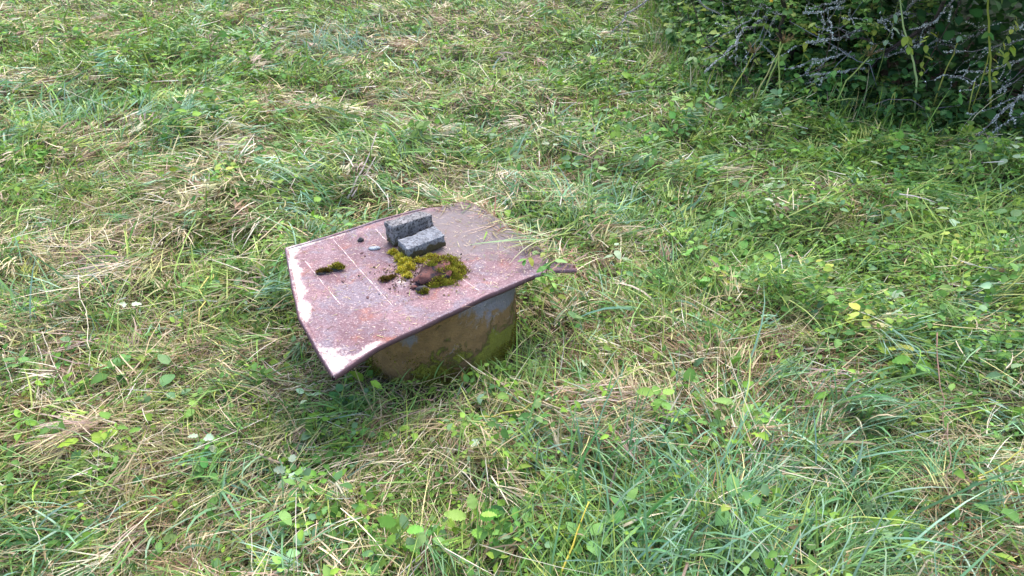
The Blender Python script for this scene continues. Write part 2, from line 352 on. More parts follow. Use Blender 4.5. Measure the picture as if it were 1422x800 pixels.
# ------------------------------------------------------------------ the well: concrete ring
def concrete_mat():
    m, t, b = new_mat('mossy_concrete'); L = t.links.new
    tc = N(t, 'ShaderNodeTexCoord'); sep = N(t, 'ShaderNodeSeparateXYZ'); L(tc.outputs['Object'], sep.inputs[0])
    def noise(s, d=6, r=.6, dist=0.0):
        n = N(t, 'ShaderNodeTexNoise', i_Scale=s, i_Detail=float(d), i_Roughness=r, i_Distortion=dist); L(tc.outputs['Object'], n.inputs['Vector']); return n.outputs['Fac']
    def ramp(f, a, b_):
        r = N(t, 'ShaderNodeMapRange', interpolation_type='SMOOTHSTEP'); r.inputs['From Min'].default_value = a; r.inputs['From Max'].default_value = b_; L(f, r.inputs['Value']); return r.outputs[0]
    def mix(f, a, c, bt='MIX'):
        x = N(t, 'ShaderNodeMix', data_type='RGBA', blend_type=bt)
        if isinstance(f, float): x.inputs['Factor'].default_value = f
        else: L(f, x.inputs['Factor'])
        for key, v in (('A', a), ('B', c)):
            if isinstance(v, tuple): x.inputs[key].default_value = (*v, 1)
            else: L(v, x.inputs[key])
        return x.outputs['Result']
    def math_(op, a, c):
        x = N(t, 'ShaderNodeMath', operation=op)
        for i, v in enumerate((a, c)):
            if isinstance(v, (int, float)): x.inputs[i].default_value = v
            else: L(v, x.inputs[i])
        return x.outputs[0]
    grey = mix(noise(30, 9, .8), lin(88, 82, 84), lin(150, 142, 144)); grey = mix(ramp(noise(120, 2), .5, .75), grey, lin(108, 104, 102))
    stain = ramp(math_('ADD', noise(4.2, 7, .65, .6), math_('MULTIPLY', sep.outputs['Z'], -1.0)), .2, .27)
    c = mix(stain, grey, mix(noise(22, 6), lin(86, 64, 38), lin(158, 122, 74)))
    mossm = ramp(math_('ADD', noise(5.5, 8, .7, .4), math_('MULTIPLY', sep.outputs['Z'], -.8)), .41, .47)
    c = mix(mossm, c, mix(noise(60, 4), lin(92, 92, 26), lin(140, 136, 40)))
    c = mix(ramp(noise(13, 9, .8, .8), .6, .64), c, lin(150, 142, 136))
    L(c, b.inputs['Base Color']); b.inputs['Roughness'].default_value = .92
    bp = N(t, 'ShaderNodeBump', i_Strength=1.0, i_Distance=.014); L(math_('ADD', math_('ADD', noise(30, 8, .7), math_('MULTIPLY', noise(150, 3), .4)), math_('MULTIPLY', mossm, .8)), bp.inputs['Height']); L(bp.outputs[0], b.inputs['Normal'])
    return m
def build_ring():
    prof = []                                        # outside up, over the rim, inside down
    for z in np.linspace(-.12, PLATE_Z - .022, 22): prof.append((RING_R, z))
    prof += [(RING_R - .006, PLATE_Z - .014), (RING_R - .02, PLATE_Z - .012), (RING_R - .05, PLATE_Z - .012), (RING_R - .075, PLATE_Z - .013)]
    for z in np.linspace(PLATE_Z - .03, -.35, 8): prof.append((RING_R - .082, z))
    S = 128; V = []
    for r_, z in prof:
        for s in range(S):
            a = 2 * math.pi * s / S; p = Vector((math.cos(a) * r_, math.sin(a) * r_, z))
            if r_ > RING_R - .04:
                d = mnoise.noise(p * 7) * .006 + mnoise.noise(p * 23) * .0035
                ch = max(0, mnoise.noise(p * 9 + Vector((5, 1, 2))) - .3) * .05 * max(0, (z - .18) / .12)
                f = 1 + (d - ch) / r_; p.x *= f; p.y *= f
            V.append(tuple(p))
    n = len(prof); T = []
    for i in range(n - 1):
        for s in range(S):
            a, b = i * S + s, i * S + (s + 1) % S; T += [(a, b, b + S), (a, b + S, a + S)]
    for s in range(1, S - 1): T.append(((n - 1) * S, (n - 1) * S + s, (n - 1) * S + s + 1))
    me = np_mesh('well_ring', V, T); me.polygons.foreach_set('use_smooth', np.ones(len(me.polygons), bool))
    root = empty('concrete_well', RING_C); link('ring_wall', me, concrete_mat(), root).location = (RING_C.x, RING_C.y, 0)
    tag(root, 'round concrete well ring stained brown and mossy under the rusty metal cover', 'well')
    # short moss growing on the wall
    n = 9000; a = rng.uniform(-math.pi, 0.2, n); z = np.abs(rng.normal(0, .075, n)) - .01
    m = fbm(a * .33, z, .085, 81) - z * .7 > .45; a, z = a[m], z[m]; n = len(a)
    P = np.stack([RING_C.x + np.cos(a) * (RING_R + .001), RING_C.y + np.sin(a) * (RING_R + .001), z], 1)
    q = blades(P, rng.uniform(.004, .01, n), .0022, math.pi / 2 - a + rng.normal(0, .5, n), R(70) + rng.normal(0, .4, n), rng.normal(0, .5, n), pick([(112, 112, 34), (140, 136, 44), (92, 88, 30), (104, 84, 40)], n), 2, floor=False)
    o = link('wall_moss', np_mesh('wall_moss', *q), M_moss, root); tag(o, kind='stuff')
build_ring()

# ------------------------------------------------------------------ the rusty metal cover
PZ = PLATE_Z
OUT_PX = [(397, 346), (406, 396), (417, 444), (440, 482), (462, 515), (490, 499), (520, 483), (600, 446), (680, 409), (742, 382), (771, 374), (801, 371), (798, 365), (768, 357), (730, 330), (690, 303), (650, 278), (590, 289), (520, 308), (455, 329)]
OUTLINE = [px(u, v, PZ) for u, v in OUT_PX]
C_PT, TIP_PT, A_PT, B_PT = OUTLINE[4], OUTLINE[11], OUTLINE[0], OUTLINE[2]
def plate_dz(x, y):                                  # gentle warp of the sheet, bent corner and bent tip
    x = np.asarray(x, float); y = np.asarray(y, float)
    d = (vnoise(x, y, .22, 91) - .5) * .006
    d = d - .022 * np.exp(-((x - C_PT.x) ** 2 + (y - C_PT.y) ** 2) / .14 ** 2)
    d = d - .012 * np.exp(-((x - TIP_PT.x) ** 2 + (y - TIP_PT.y) ** 2) / .1 ** 2)
    return d
def seg_dist(x, y, a, b):
    ax, ay, bx, by = a.x, a.y, b.x, b.y; t = np.clip(((x - ax) * (bx - ax) + (y - ay) * (by - ay)) / ((bx - ax) ** 2 + (by - ay) ** 2), 0, 1)
    return np.hypot(x - ax - t * (bx - ax), y - ay - t * (by - ay)), t
def plate_mat():
    m, t, b = new_mat('rusty_sheet'); L = t.links.new
    tc = N(t, 'ShaderNodeTexCoord'); at = N(t, 'ShaderNodeAttribute', attribute_name='Col'); sp = N(t, 'ShaderNodeSeparateColor'); L(at.outputs['Color'], sp.inputs[0])
    def noise(s, d=6, r=.6, dist=0.0):
        n = N(t, 'ShaderNodeTexNoise', i_Scale=s, i_Detail=float(d), i_Roughness=r, i_Distortion=dist); L(tc.outputs['Object'], n.inputs['Vector']); return n.outputs['Fac']
    def ramp(f, a, b_):
        r = N(t, 'ShaderNodeMapRange', interpolation_type='SMOOTHSTEP'); r.inputs['From Min'].default_value = a; r.inputs['From Max'].default_value = b_; L(f, r.inputs['Value']); return r.outputs[0]
    def mix(f, a, c):
        x = N(t, 'ShaderNodeMix', data_type='RGBA')
        if isinstance(f, float): x.inputs['Factor'].default_value = f
        else: L(f, x.inputs['Factor'])
        for key, v in (('A', a), ('B', c)):
            if isinstance(v, tuple): x.inputs[key].default_value = (*v, 1)
            else: L(v, x.inputs[key])
        return x.outputs['Result']
    def math_(op, a, c):
        x = N(t, 'ShaderNodeMath', operation=op)
        for i, v in enumerate((a, c)):
            if isinstance(v, (int, float)): x.inputs[i].default_value = v
            else: L(v, x.inputs[i])
        return x.outputs[0]
    c = mix(ramp(noise(5, 8, .65), .35, .65), lin(102, 72, 80), lin(138, 106, 110))
    c = mix(ramp(noise(9, 8, .7, .5), .5, .7), c, lin(140, 86, 72))
    c = mix(math_('MULTIPLY', ramp(noise(6, 9, .72, .7), .46, .6), .85), c, lin(118, 108, 118))
    c = mix(math_('MULTIPLY', ramp(noise(34, 6, .75), .52, .64), .55), c, lin(98, 72, 78))
    c = mix(math_('MULTIPLY', ramp(noise(48, 6, .75, .4), .56, .66), .7), c, lin(182, 160, 156))
    c = mix(math_('MULTIPLY', ramp(noise(130, 4, .7), .5, .6), .7), c, lin(94, 64, 68))
    c = mix(math_('MULTIPLY', ramp(noise(150, 4, .75), .57, .66), .85), c, lin(196, 176, 170))
    # grey grime (G channel) and bare whitish paint (R channel), both with ragged edges
    rag = math_('MULTIPLY', math_('SUBTRACT', noise(26, 8, .8), .5), 1.7)
    dirt = math_('MULTIPLY', ramp(math_('ADD', sp.outputs[1], rag), .35, .75), .8)
    c = mix(dirt, c, mix(noise(80, 5), lin(86, 76, 76), lin(122, 112, 110)))
    rag2 = math_('ADD', rag, math_('MULTIPLY', math_('SUBTRACT', noise(9, 6, .7), .5), 1.3)); wh = ramp(math_('ADD', sp.outputs[0], rag2), .42, .95)
    c = mix(wh, c, mix(noise(40, 5), lin(196, 172, 160), lin(240, 228, 218)))
    dk = ramp(math_('ADD', sp.outputs[2], rag), .45, .65); c = mix(dk, c, mix(noise(60, 5), lin(70, 48, 54), lin(98, 70, 72)))
    L(c, b.inputs['Base Color']); b.inputs['Roughness'].default_value = .72; b.inputs['Specular IOR Level'].default_value = .35
    bp = N(t, 'ShaderNodeBump', i_Strength=.45, i_Distance=.003); L(math_('ADD', noise(170, 4, .7), math_('MULTIPLY', wh, -.5)), bp.inputs['Height']); L(bp.outputs[0], b.inputs['Normal'])
    return m
M_plate = plate_mat()
def plate_masks(x, y):
    C = np.zeros((len(x), 3))
    dAB, t = seg_dist(x, y, A_PT, B_PT); dBC, t2 = seg_dist(x, y, B_PT, C_PT)
    dAE, t3 = seg_dist(x, y, A_PT, px(470, 324, PZ)); dCD, t4 = seg_dist(x, y, C_PT, px(520, 483, PZ)); dcc = np.hypot(x - C_PT.x, y - C_PT.y - .03)
    wv = np.maximum.reduce([1.25 - dAB / .05, (.85 - dBC / .035) * (t2 > .45), 1.0 - dAE / .05, 1.0 - dCD / .06, 1.25 - dcc / .11])
    f = px(560, 392, PZ); wv = np.maximum(wv, .85 - np.hypot((x - f.x) / .09, (y - f.y) / .055))
    C[:, 0] = np.clip(wv, 0, 1) ** .8
    g = px(640, 320, PZ); g2 = px(500, 400, PZ)
    C[:, 1] = np.clip(1.3 - np.hypot((x - g.x) / .4, (y - g.y) / .3), 0, 1) + .35 * np.clip(1 - np.hypot((x - g2.x) / .12, (y - g2.y) / .2), 0, 1)
    C[:, 1] = np.maximum(C[:, 1], np.clip(1.0 - seg_dist(x, y, px(690, 303, PZ), px(760, 350, PZ))[0] / .12, 0, 1))
    return C
def build_cover():
    root = empty('metal_cover', (RING_C.x, RING_C.y, PZ - .012)); tag(root, 'warped sheet of rusty pinkish metal with worn white edges covering the concrete well', 'cover')
    bm = bmesh.new(); vs = [bm.verts.new((p.x, p.y, PZ)) for p in OUTLINE]; f = bm.faces.new(vs)
    xs = [p.x for p in OUTLINE]; ys = [p.y for p in OUTLINE]
    for ax, lo, hi in ((0, min(xs), max(xs)), (1, min(ys), max(ys))):
        k = lo + .017
        while k < hi - .003:
            co = Vector((k, 0, 0)) if ax == 0 else Vector((0, k, 0)); no = Vector((1, 0, 0)) if ax == 0 else Vector((0, 1, 0))
            bmesh.ops.bisect_plane(bm, geom=bm.verts[:] + bm.edges[:] + bm.faces[:], plane_co=co, plane_no=no, dist=1e-5); k += .0203
    bmesh.ops.triangulate(bm, faces=bm.faces[:]); bm.normal_update()
    if sum(f.normal.z for f in bm.faces) < 0: bmesh.ops.reverse_faces(bm, faces=bm.faces[:])
    bm.verts.ensure_lookup_table()
    V = np.array([tuple(v.co) for v in bm.verts]); T = np.array([[v.index for v in f.verts] for f in bm.faces])
    bm.verts.index_update(); T = np.array([[v.index for v in f.verts] for f in bm.faces]); bm.free()
    V[:, 2] += plate_dz(V[:, 0], V[:, 1])
    me = np_mesh('sheet', V, T, plate_masks(V[:, 0], V[:, 1])); me.polygons.foreach_set('use_smooth', np.ones(len(me.polygons), bool))
    o = link('sheet', me, M_plate, root); md = o.modifiers.new('t', 'SOLIDIFY'); md.thickness = .006; md.offset = -1
    # folded rims along the edges
    def rim(pts, name, outw=.004, drop=.016, mask=(0, 0, .75)):
        pp = []
        for a, b in zip(pts[:-1], pts[1:]):
            k = max(2, int((b - a).length / .02)); pp += [a.lerp(b, i / k) for i in range(k)]
        pp.append(pts[-1]); V, T, C = [], [], []
        prof = [(-.010, .0022), (-.002, .0045), (outw, .002), (outw + .002, -.006), (outw, -drop), (-.004, -drop), (-.006, -.008)]
        cen = Vector((RING_C.x, RING_C.y, 0)); K = len(prof)
        for i, p in enumerate(pp):
            d = (pp[min(i + 1, len(pp) - 1)] - pp[max(i - 1, 0)]); d.z = 0; d.normalize(); nrm = Vector((d.y, -d.x, 0))
            if nrm.dot(p - cen) < 0: nrm = -nrm
            dz = float(plate_dz(p.x, p.y)) + mnoise.noise(p * 14) * .002; wob = mnoise.noise(p * 9) * .003
            for j, (a, h) in enumerate(prof):
                V.append(tuple(p + nrm * (a + wob * (j in (3, 4))) + Vector((0, 0, dz + h)))); C.append(mask if j > 1 else tuple(plate_masks(np.array([p.x]), np.array([p.y]))[0] * (.6, 1, 0)))
            if i:
                o = (i - 1) * K
                for j in range(K):
                    a, b = o + j, o + (j + 1) % K; T += [(a, b, b + K), (a, b + K, a + K)]
        me = np_mesh(name, V, T, np.array(C)); me.polygons.foreach_set('use_smooth', np.ones(len(me.polygons), bool))
        return link(name, me, M_plate, root)
    rim(OUTLINE[0:3], 'folded_edge'); rim(OUTLINE[2:5], 'folded_edge'); rim(OUTLINE[4:10], 'folded_edge'); rim(OUTLINE[9:12], 'folded_edge', drop=.01, mask=(0, 0, 0)); rim([OUTLINE[17], OUTLINE[18], OUTLINE[19], OUTLINE[0]], 'folded_edge')
    # narrow raised creases rubbed bare
    M_cr, t, b = new_mat('bare_crease'); b.inputs['Roughness'].default_value = .6
    nz = N(t, 'ShaderNodeTexNoise', i_Scale=70.0, i_Detail=6.0, i_Roughness=.8); tc = N(t, 'ShaderNodeTexCoord'); t.links.new(tc.outputs['Object'], nz.inputs['Vector'])
    cr = N(t, 'ShaderNodeValToRGB'); cr.color_ramp.elements[0].position = .40; cr.color_ramp.elements[0].color = (*lin(150, 112, 110), 1); cr.color_ramp.elements[1].position = .56; cr.color_ramp.elements[1].color = (*lin(236, 214, 206), 1)
    t.links.new(nz.outputs['Fac'], cr.inputs[0]); t.links.new(cr.outputs[0], b.inputs['Base Color'])
    for pts in ([(461, 331), (500, 375), (548, 428)], [(423, 361), (447, 392), (474, 425)], [(640, 386), (666, 405)], [(521, 318), (536, 334)]):
        pth = []
        for a, b_ in zip(pts[:-1], pts[1:]):
            pa, pb = px(*a, PZ), px(*b_, PZ); pth += [pa.lerp(pb, i / 9) for i in range(9)]
        pth.append(px(*pts[-1], PZ))
        for q in pth: q.x += random.gauss(0, .0007); q.y += random.gauss(0, .0007)
        thin = False
        for p in pth: p.z = PZ + float(plate_dz(p.x, p.y)) - (.0008 if not thin else .0012)
        k = len(pth); v, T, _ = tube(pth, [random.uniform(.0009, .0026) * min(1, .4 + i, .4 + k - 1 - i) for i in range(k)], 6)
        link('crease', np_mesh('crease', v, T), M_cr, root)
build_cover()
def on_plate(u, v):
    p = px(u, v, PZ); p.z = PZ + float(plate_dz(p.x, p.y)) + .001; return p

# ------------------------------------------------------------------ stones on the cover
def stone_mat(name, c0, c1, c2, speck=90.0, mossy=None):
    m, t, b = new_mat(name); L = t.links.new; tc = N(t, 'ShaderNodeTexCoord')
    def noise(s, d=6, r=.65):
        n = N(t, 'ShaderNodeTexNoise', i_Scale=s, i_Detail=float(d), i_Roughness=r); L(tc.outputs['Object'], n.inputs['Vector']); return n.outputs['Fac']
    cr = N(t, 'ShaderNodeValToRGB'); e = cr.color_ramp.elements; e[0].position = .35; e[0].color = (*lin(*c0), 1); e[1].position = .65; e[1].color = (*lin(*c1), 1); L(noise(22), cr.inputs[0])
    mx = N(t, 'ShaderNodeMix', data_type='RGBA'); mr = N(t, 'ShaderNodeMapRange'); mr.inputs['From Min'].default_value = .5; mr.inputs['From Max'].default_value = .6
    L(noise(speck, 4), mr.inputs['Value']); L(mr.outputs[0], mx.inputs['Factor']); L(cr.outputs[0], mx.inputs['A']); mx.inputs['B'].default_value = (*lin(*c2), 1)
    last = mx.outputs['Result']
    if mossy:                                        # algae and moss creeping up from the foot
        sp = N(t, 'ShaderNodeSeparateXYZ'); L(tc.outputs['Object'], sp.inputs[0]); ma = N(t, 'ShaderNodeMath', operation='MULTIPLY_ADD'); ma.inputs[1].default_value = -mossy[1]; L(sp.outputs['Z'], ma.inputs[0]); L(noise(28, 6), ma.inputs[2])
        r2 = N(t, 'ShaderNodeMapRange'); r2.inputs['From Min'].default_value = mossy[2]; r2.inputs['From Max'].default_value = mossy[2] + .1; L(ma.outputs[0], r2.inputs['Value'])
        m2 = N(t, 'ShaderNodeMix', data_type='RGBA'); L(r2.outputs[0], m2.inputs['Factor']); L(last, m2.inputs['A']); m2.inputs['B'].default_value = (*lin(*mossy[0]), 1); last = m2.outputs['Result']
    L(last, b.inputs['Base Color']); b.inputs['Roughness'].default_value = .88
    bp = N(t, 'ShaderNodeBump', i_Strength=.9, i_Distance=.006); L(noise(90, 6, .8), bp.inputs['Height']); L(bp.outputs[0], b.inputs['Normal'])
    return m
def rough_mesh(name, dims, shape='box', seed=0, cuts=7, amp=.05, bev=.18):
    bm = bmesh.new()
    if shape == 'box':
        bmesh.ops.create_cube(bm, size=1); bmesh.ops.bevel(bm, geom=bm.edges[:], offset=bev * min(dims) / max(dims), segments=2, affect='EDGES', profile=.6)
        bmesh.ops.triangulate(bm, faces=bm.faces[:])
        for _ in range(4): bmesh.ops.subdivide_edges(bm, edges=[e for e in bm.edges if (Vector((e.verts[0].co.x - e.verts[1].co.x, 0, 0)).length * dims[0] + abs(e.verts[0].co.y - e.verts[1].co.y) * dims[1] + abs(e.verts[0].co.z - e.verts[1].co.z) * dims[2]) > max(dims) / 22], cuts=1); bmesh.ops.triangulate(bm, faces=bm.faces[:])
    else:
        bmesh.ops.create_icosphere(bm, subdivisions=4 if max(dims) > .06 else 3, radius=.5)
    for v in bm.verts:
        if shape != 'box' and v.co.z < -.18: v.co.z = -.18 - (v.co.z + .18) * .1
        p = Vector((v.co.x * dims[0], v.co.y * dims[1], v.co.z * dims[2])); s = 1 / max(dims)
        k = mnoise.noise(p * s * 2.2 + Vector((seed, 0, 0))) * 1.0 + mnoise.noise(p * s * 6 + Vector((0, seed, 0))) * .45 + mnoise.noise(p * s * 15 + Vector((0, 0, seed))) * .2
        if shape == 'box':
            e = sorted((abs(v.co.x), abs(v.co.y), abs(v.co.z)))[1]
            ch = max(0, mnoise.noise(p * s * 4.5 + Vector((seed, seed, 0))) + .05) * smooth(.36, .47, e) * .22 * min(dims)
            p = p - p.normalized() * float(ch) + Vector((mnoise.noise(p * 60), mnoise.noise(p * 60 + Vector((9, 0, 0))), mnoise.noise(p * 60 + Vector((0, 9, 0))))) * .0016
        v.co = p * (1 + k * amp * (1.0 if shape == 'box' else 2.2))
    bm.normal_update()
    lo = min(v.co.z for v in bm.verts)
    for v in bm.verts: v.co.z -= lo
    me = bpy.data.meshes.new(name); bm.to_mesh(me); bm.free(); me.polygons.foreach_set('use_smooth', np.ones(len(me.polygons), bool)); return me
def moss_on(name, spots, parent, n, cols, hmin=.005, hmax=.014, ox=None):
    # cushions of short shoots standing on little mounds: (x, y, z, rx, ry, height)
    parts = []
    for (cx, cy, cz, rx, ry, h) in spots:
        k = int(n * rx * ry / sum(s[3] * s[4] for s in spots)); r_ = np.sqrt(rng.random(k)); a = rng.random(k) * 6.283
        r_ = r_ * (1 + .6 * (vnoise(np.cos(a) * 3, np.sin(a) * 3, .8, int(abs(cx * 1000)) % 50) - .5) * 2)
        x = cx + np.cos(a) * r_ * rx; y = cy + np.sin(a) * r_ * ry; z = cz + h * np.clip(1 - r_ ** 2, 0, 1) * (.6 + .8 * vnoise(x, y, .012, 5))
        parts.append(blades(np.stack([x, y, z], 1), rng.uniform(hmin, hmax, k), rng.uniform(.0012, .0026, k), a * -1 + math.pi / 2 + rng.normal(0, .7, k), np.abs(rng.normal(.35, .4, k)) + .4 * r_, rng.normal(.2, .4, k), pick(cols, k, .22), 2, floor=False))
        # solid heart of the cushion
        v = []; T = []; S = 14
        for i, q in enumerate((1.0, .7, .35, 0)):
            for s in range(S): v.append((cx + math.cos(6.283 * s / S) * rx * q * .9, cy + math.sin(6.283 * s / S) * ry * q * .9, cz + h * (1 - q * q) * .95 - (.002 if i == 0 else 0)))
        for i in range(3):
            for s in range(S): a_, b_ = i * S + s, i * S + (s + 1) % S; T += [(a_, b_, b_ + S), (a_, b_ + S, a_ + S)]
        parts.append((np.array(v), np.array(T), np.tile(np.array(lin(*cols[0])) * .7, (len(v), 1))))
    me = np_mesh(name, *join(parts)); return link(name, me, M_moss, parent)
MOSS_Y = [(182, 172, 46), (214, 206, 70), (160, 150, 42), (222, 214, 108), (132, 110, 42)]
MOSS_G = [(126, 126, 38), (160, 158, 48), (104, 96, 36), (180, 176, 70), (110, 84, 42), (88, 70, 36)]
MOSS_B = [(92, 78, 34), (120, 106, 40), (80, 74, 32), (112, 84, 44)]
def build_stones():
    M_blk = stone_mat('grey_stone', (90, 88, 88), (150, 146, 146), (48, 44, 46), 110.0, ((70, 66, 40), 6.0, .3))
    M_blk2 = stone_mat('slate_stone', (108, 110, 116), (152, 154, 158), (84, 84, 88), 120.0, ((74, 66, 38), 9.0, .2))
    def axis(a, b, z=PZ):
        d = px(*b, z) - px(*a, z); return math.atan2(d.y, d.x), d.length
    # upright block behind
    a, L = axis((547, 345), (603, 326)); p = on_plate(547, 345); u = Vector((math.cos(a), math.sin(a), 0)); v = Vector((-u.y, u.x, 0))
    d1 = (L, .062, .088); c = p + u * d1[0] / 2 + v * d1[1] / 2
    o = link('stone_block', rough_mesh('stone_block', d1, 'box', 3, amp=.075, bev=.24), M_blk); o.location = c; o.rotation_euler = (0, 0, a)
    tag(o, 'taller grey pitted stone block set on edge on the rusty cover', 'stone')
    b1 = (c, u, v, d1)
    # slab leaning in front
    a, L = axis((566, 362), (621, 345)); p = on_plate(566, 362); u = Vector((math.cos(a), math.sin(a), 0)); v = Vector((-u.y, u.x, 0))
    d2 = (L * .98, .078, .052); c = p + u * d2[0] / 2 + v * (d2[1] / 2 + .004); c.z += .006
    o = link('stone_block', rough_mesh('stone_block_low', d2, 'box', 9, amp=.03, bev=.12), M_blk2); o.location = c; o.rotation_euler = (R(7), R(-3), a + .04)
    tag(o, 'lower blue-grey stone block with smooth flat top in front of the taller block', 'stone')
    c2 = c
    # reddish stone grown over with moss
    M_red = stone_mat('red_stone', (70, 44, 42), (142, 86, 74), (42, 34, 40), 45.0)
    p = on_plate(606, 383); r = empty('mossy_stone', p, a); d3 = (.175, .115, .062)
    tag(r, 'low reddish broken stone covered in green moss on the rusty cover', 'stone')
    o = link('stone_body', rough_mesh('stone_body', d3, 'blob', 5, amp=.2), M_red); o.parent = r; 
    def loc(x, y): return (p.x + math.cos(a) * x - math.sin(a) * y, p.y + math.sin(a) * x + math.cos(a) * y)
    sp = []
    for (x, y, z, rx, ry, h) in ((.075, .0, .0, .045, .045, .04), (.05, -.045, 0, .04, .03, .028), (.0, -.062, 0, .045, .022, .02), (-.04, -.055, 0, .03, .018, .016), (.06, .025, .03, .04, .03, .018), (.03, .02, .04, .035, .026, .014), (.0, -.03, .03, .025, .018, .01), (-.005, .015, .048, .025, .02, .012), (-.02, -.04, .012, .03, .02, .014), (.085, -.03, 0, .03, .03, .024), (.03, -.03, .03, .03, .02, .012)):
        X, Y = loc(x, y); sp.append((X, Y, p.z + z, rx, ry, h))
    m = moss_on('moss', sp, None, 4600, MOSS_G); reparent(m, r); tag(m, kind='stuff')
    # yellow moss cushion in front of the blocks
    p = on_plate(556, 370); r = empty('moss_cushion', p); tag(r, 'bright yellow-green moss cushion at the foot of the two grey blocks', 'moss')
    sp = []
    for (uu, vv, rx, ry, h) in ((546, 352, .018, .016, .012), (556, 360, .022, .022, .016), (564, 366, .03, .022, .018), (560, 376, .022, .022, .013), (568, 372, .02, .02, .016), (566, 384, .016, .014, .01), (584, 363, .03, .012, .012), (600, 358, .03, .012, .01)):
        q = on_plate(uu, vv); sp.append((q.x, q.y, q.z - .001, rx, ry, h))
    m = moss_on('moss_shoots', sp, None, 4200, MOSS_Y); reparent(m, r)
    # small ones
    M_dark = stone_mat('dark_pebble', (44, 42, 44), (74, 70, 70), (30, 28, 30), 80.0); M_pale = stone_mat('pale_chip', (150, 156, 162), (190, 194, 196), (120, 122, 128), 90.0)
    def small(nm, uv, dims, mat, lab, cat, seed, rz, shape='blob', moss=None, cols=MOSS_G):
        q = on_plate(*uv)
        if not moss:
            o = link(nm, rough_mesh(nm, dims, shape, seed, amp=.14), mat); o.location = q; o.rotation_euler = (0, 0, rz); tag(o, lab, cat); return
        r = empty(nm, q, rz); tag(r, lab, cat); o = link('stone_body', rough_mesh(nm, dims, shape, seed, amp=.14), mat); o.parent = r
        m = moss_on('moss', [(q.x + math.cos(rz) * s[0] - math.sin(rz) * s[1], q.y + math.sin(rz) * s[0] + math.cos(rz) * s[1], q.z + s[2], s[3], s[4], s[5]) for s in moss], None, 900, cols); reparent(m, r); tag(m, kind='stuff')
    small('pebble', (501, 335), (.026, .022, .018), M_dark, 'small round dark pebble lying by itself on the rusty cover', 'stone', 2, .3)
    small('stone_chip', (520, 346), (.046, .026, .012), M_pale, 'thin pale grey stone chip on the cover beside the taller block', 'stone', 8, .2)
    small('moss_lump', (449, 379), (.052, .026, .011), M_dark, 'dark stone lump with brown moss near the worn white edge of the cover', 'stone', 4, .35, moss=[(.008, .002, .004, .018, .011, .006), (-.014, .002, .003, .01, .008, .005)], cols=MOSS_B)
    small('moss_lump', (469, 374), (.052, .032, .012), M_dark, 'greener moss lump lying beside the dark lump near the cover edge', 'stone', 6, .5, moss=[(0, 0, .01, .024, .014, .009), (.008, -.006, .006, .016, .01, .007)])
    small('small_stone', (586, 404), (.042, .034, .026), M_dark, 'small dark stone with green moss in front of the reddish mossy stone', 'stone', 12, .4, moss=[(.004, -.012, 0, .016, .009, .012)])
    small('small_stone', (575, 400), (.024, .022, .016), M_red, 'tiny reddish stone beside the small dark stone on the cover', 'stone', 15, .1)
    small('moss_lump', (537, 389), (.046, .024, .009), M_red, 'small brown moss clump at the end of a crease in the cover', 'moss', 18, .5, moss=[(-.008, 0, .002, .018, .01, .007), (.012, .004, .001, .014, .008, .005), (.026, .008, 0, .01, .006, .004)], cols=MOSS_B)
    # dark crumbs of soil round the moss
    n = 700; c0 = on_plate(585, 378); x = c0.x + rng.normal(0, .075, n); y = c0.y + rng.normal(0, .06, n)
    q = leaves(np.stack([x, y, PZ + plate_dz(x, y) + .002], 1), rng.uniform(.003, .009, n), rng.random(n) * 6.28, rng.normal(0, .4, n), rng.normal(0, .6, n), pick([(64, 52, 38), (88, 70, 50), (50, 42, 34), (110, 92, 60)], n), 1.5)
    tag(link('soil_crumbs', np_mesh('soil_crumbs', *q), M_vcol), 'dark soil crumbs strewn round the mossy stone on the cover', 'soil', kind='stuff')
    # loose rust flakes
    M_fl = stone_mat('rust_flake', (86, 56, 58), (128, 90, 88), (60, 40, 44), 70.0)
    fl = rough_mesh('flake', (.016, .009, .0035), 'blob', 21, amp=.2)
    for i, (u_, v_) in enumerate(((545, 395), (549, 400), (562, 398), (541, 401), (571, 391), (553, 390), (503, 352), (506, 356), (553, 405), (476, 391), (566, 407), (510, 414))):
        o = link('rust_flake', fl, M_fl); o.location = on_plate(u_ + random.uniform(-1, 1), v_); o.rotation_euler = (0, 0, random.uniform(0, 6)); s = random.uniform(.5, 1.2); o.scale = (s, s, s)
        tag(o, 'small dark rust flake lying loose on the metal cover', 'rust flake', 'rust flakes on the cover')
def reparent(o, p):
    o.parent = p; o.matrix_parent_inverse = (Matrix.Translation(p.location) @ Matrix.Rotation(p.rotation_euler.z, 4, 'Z')).inverted()
build_stones()

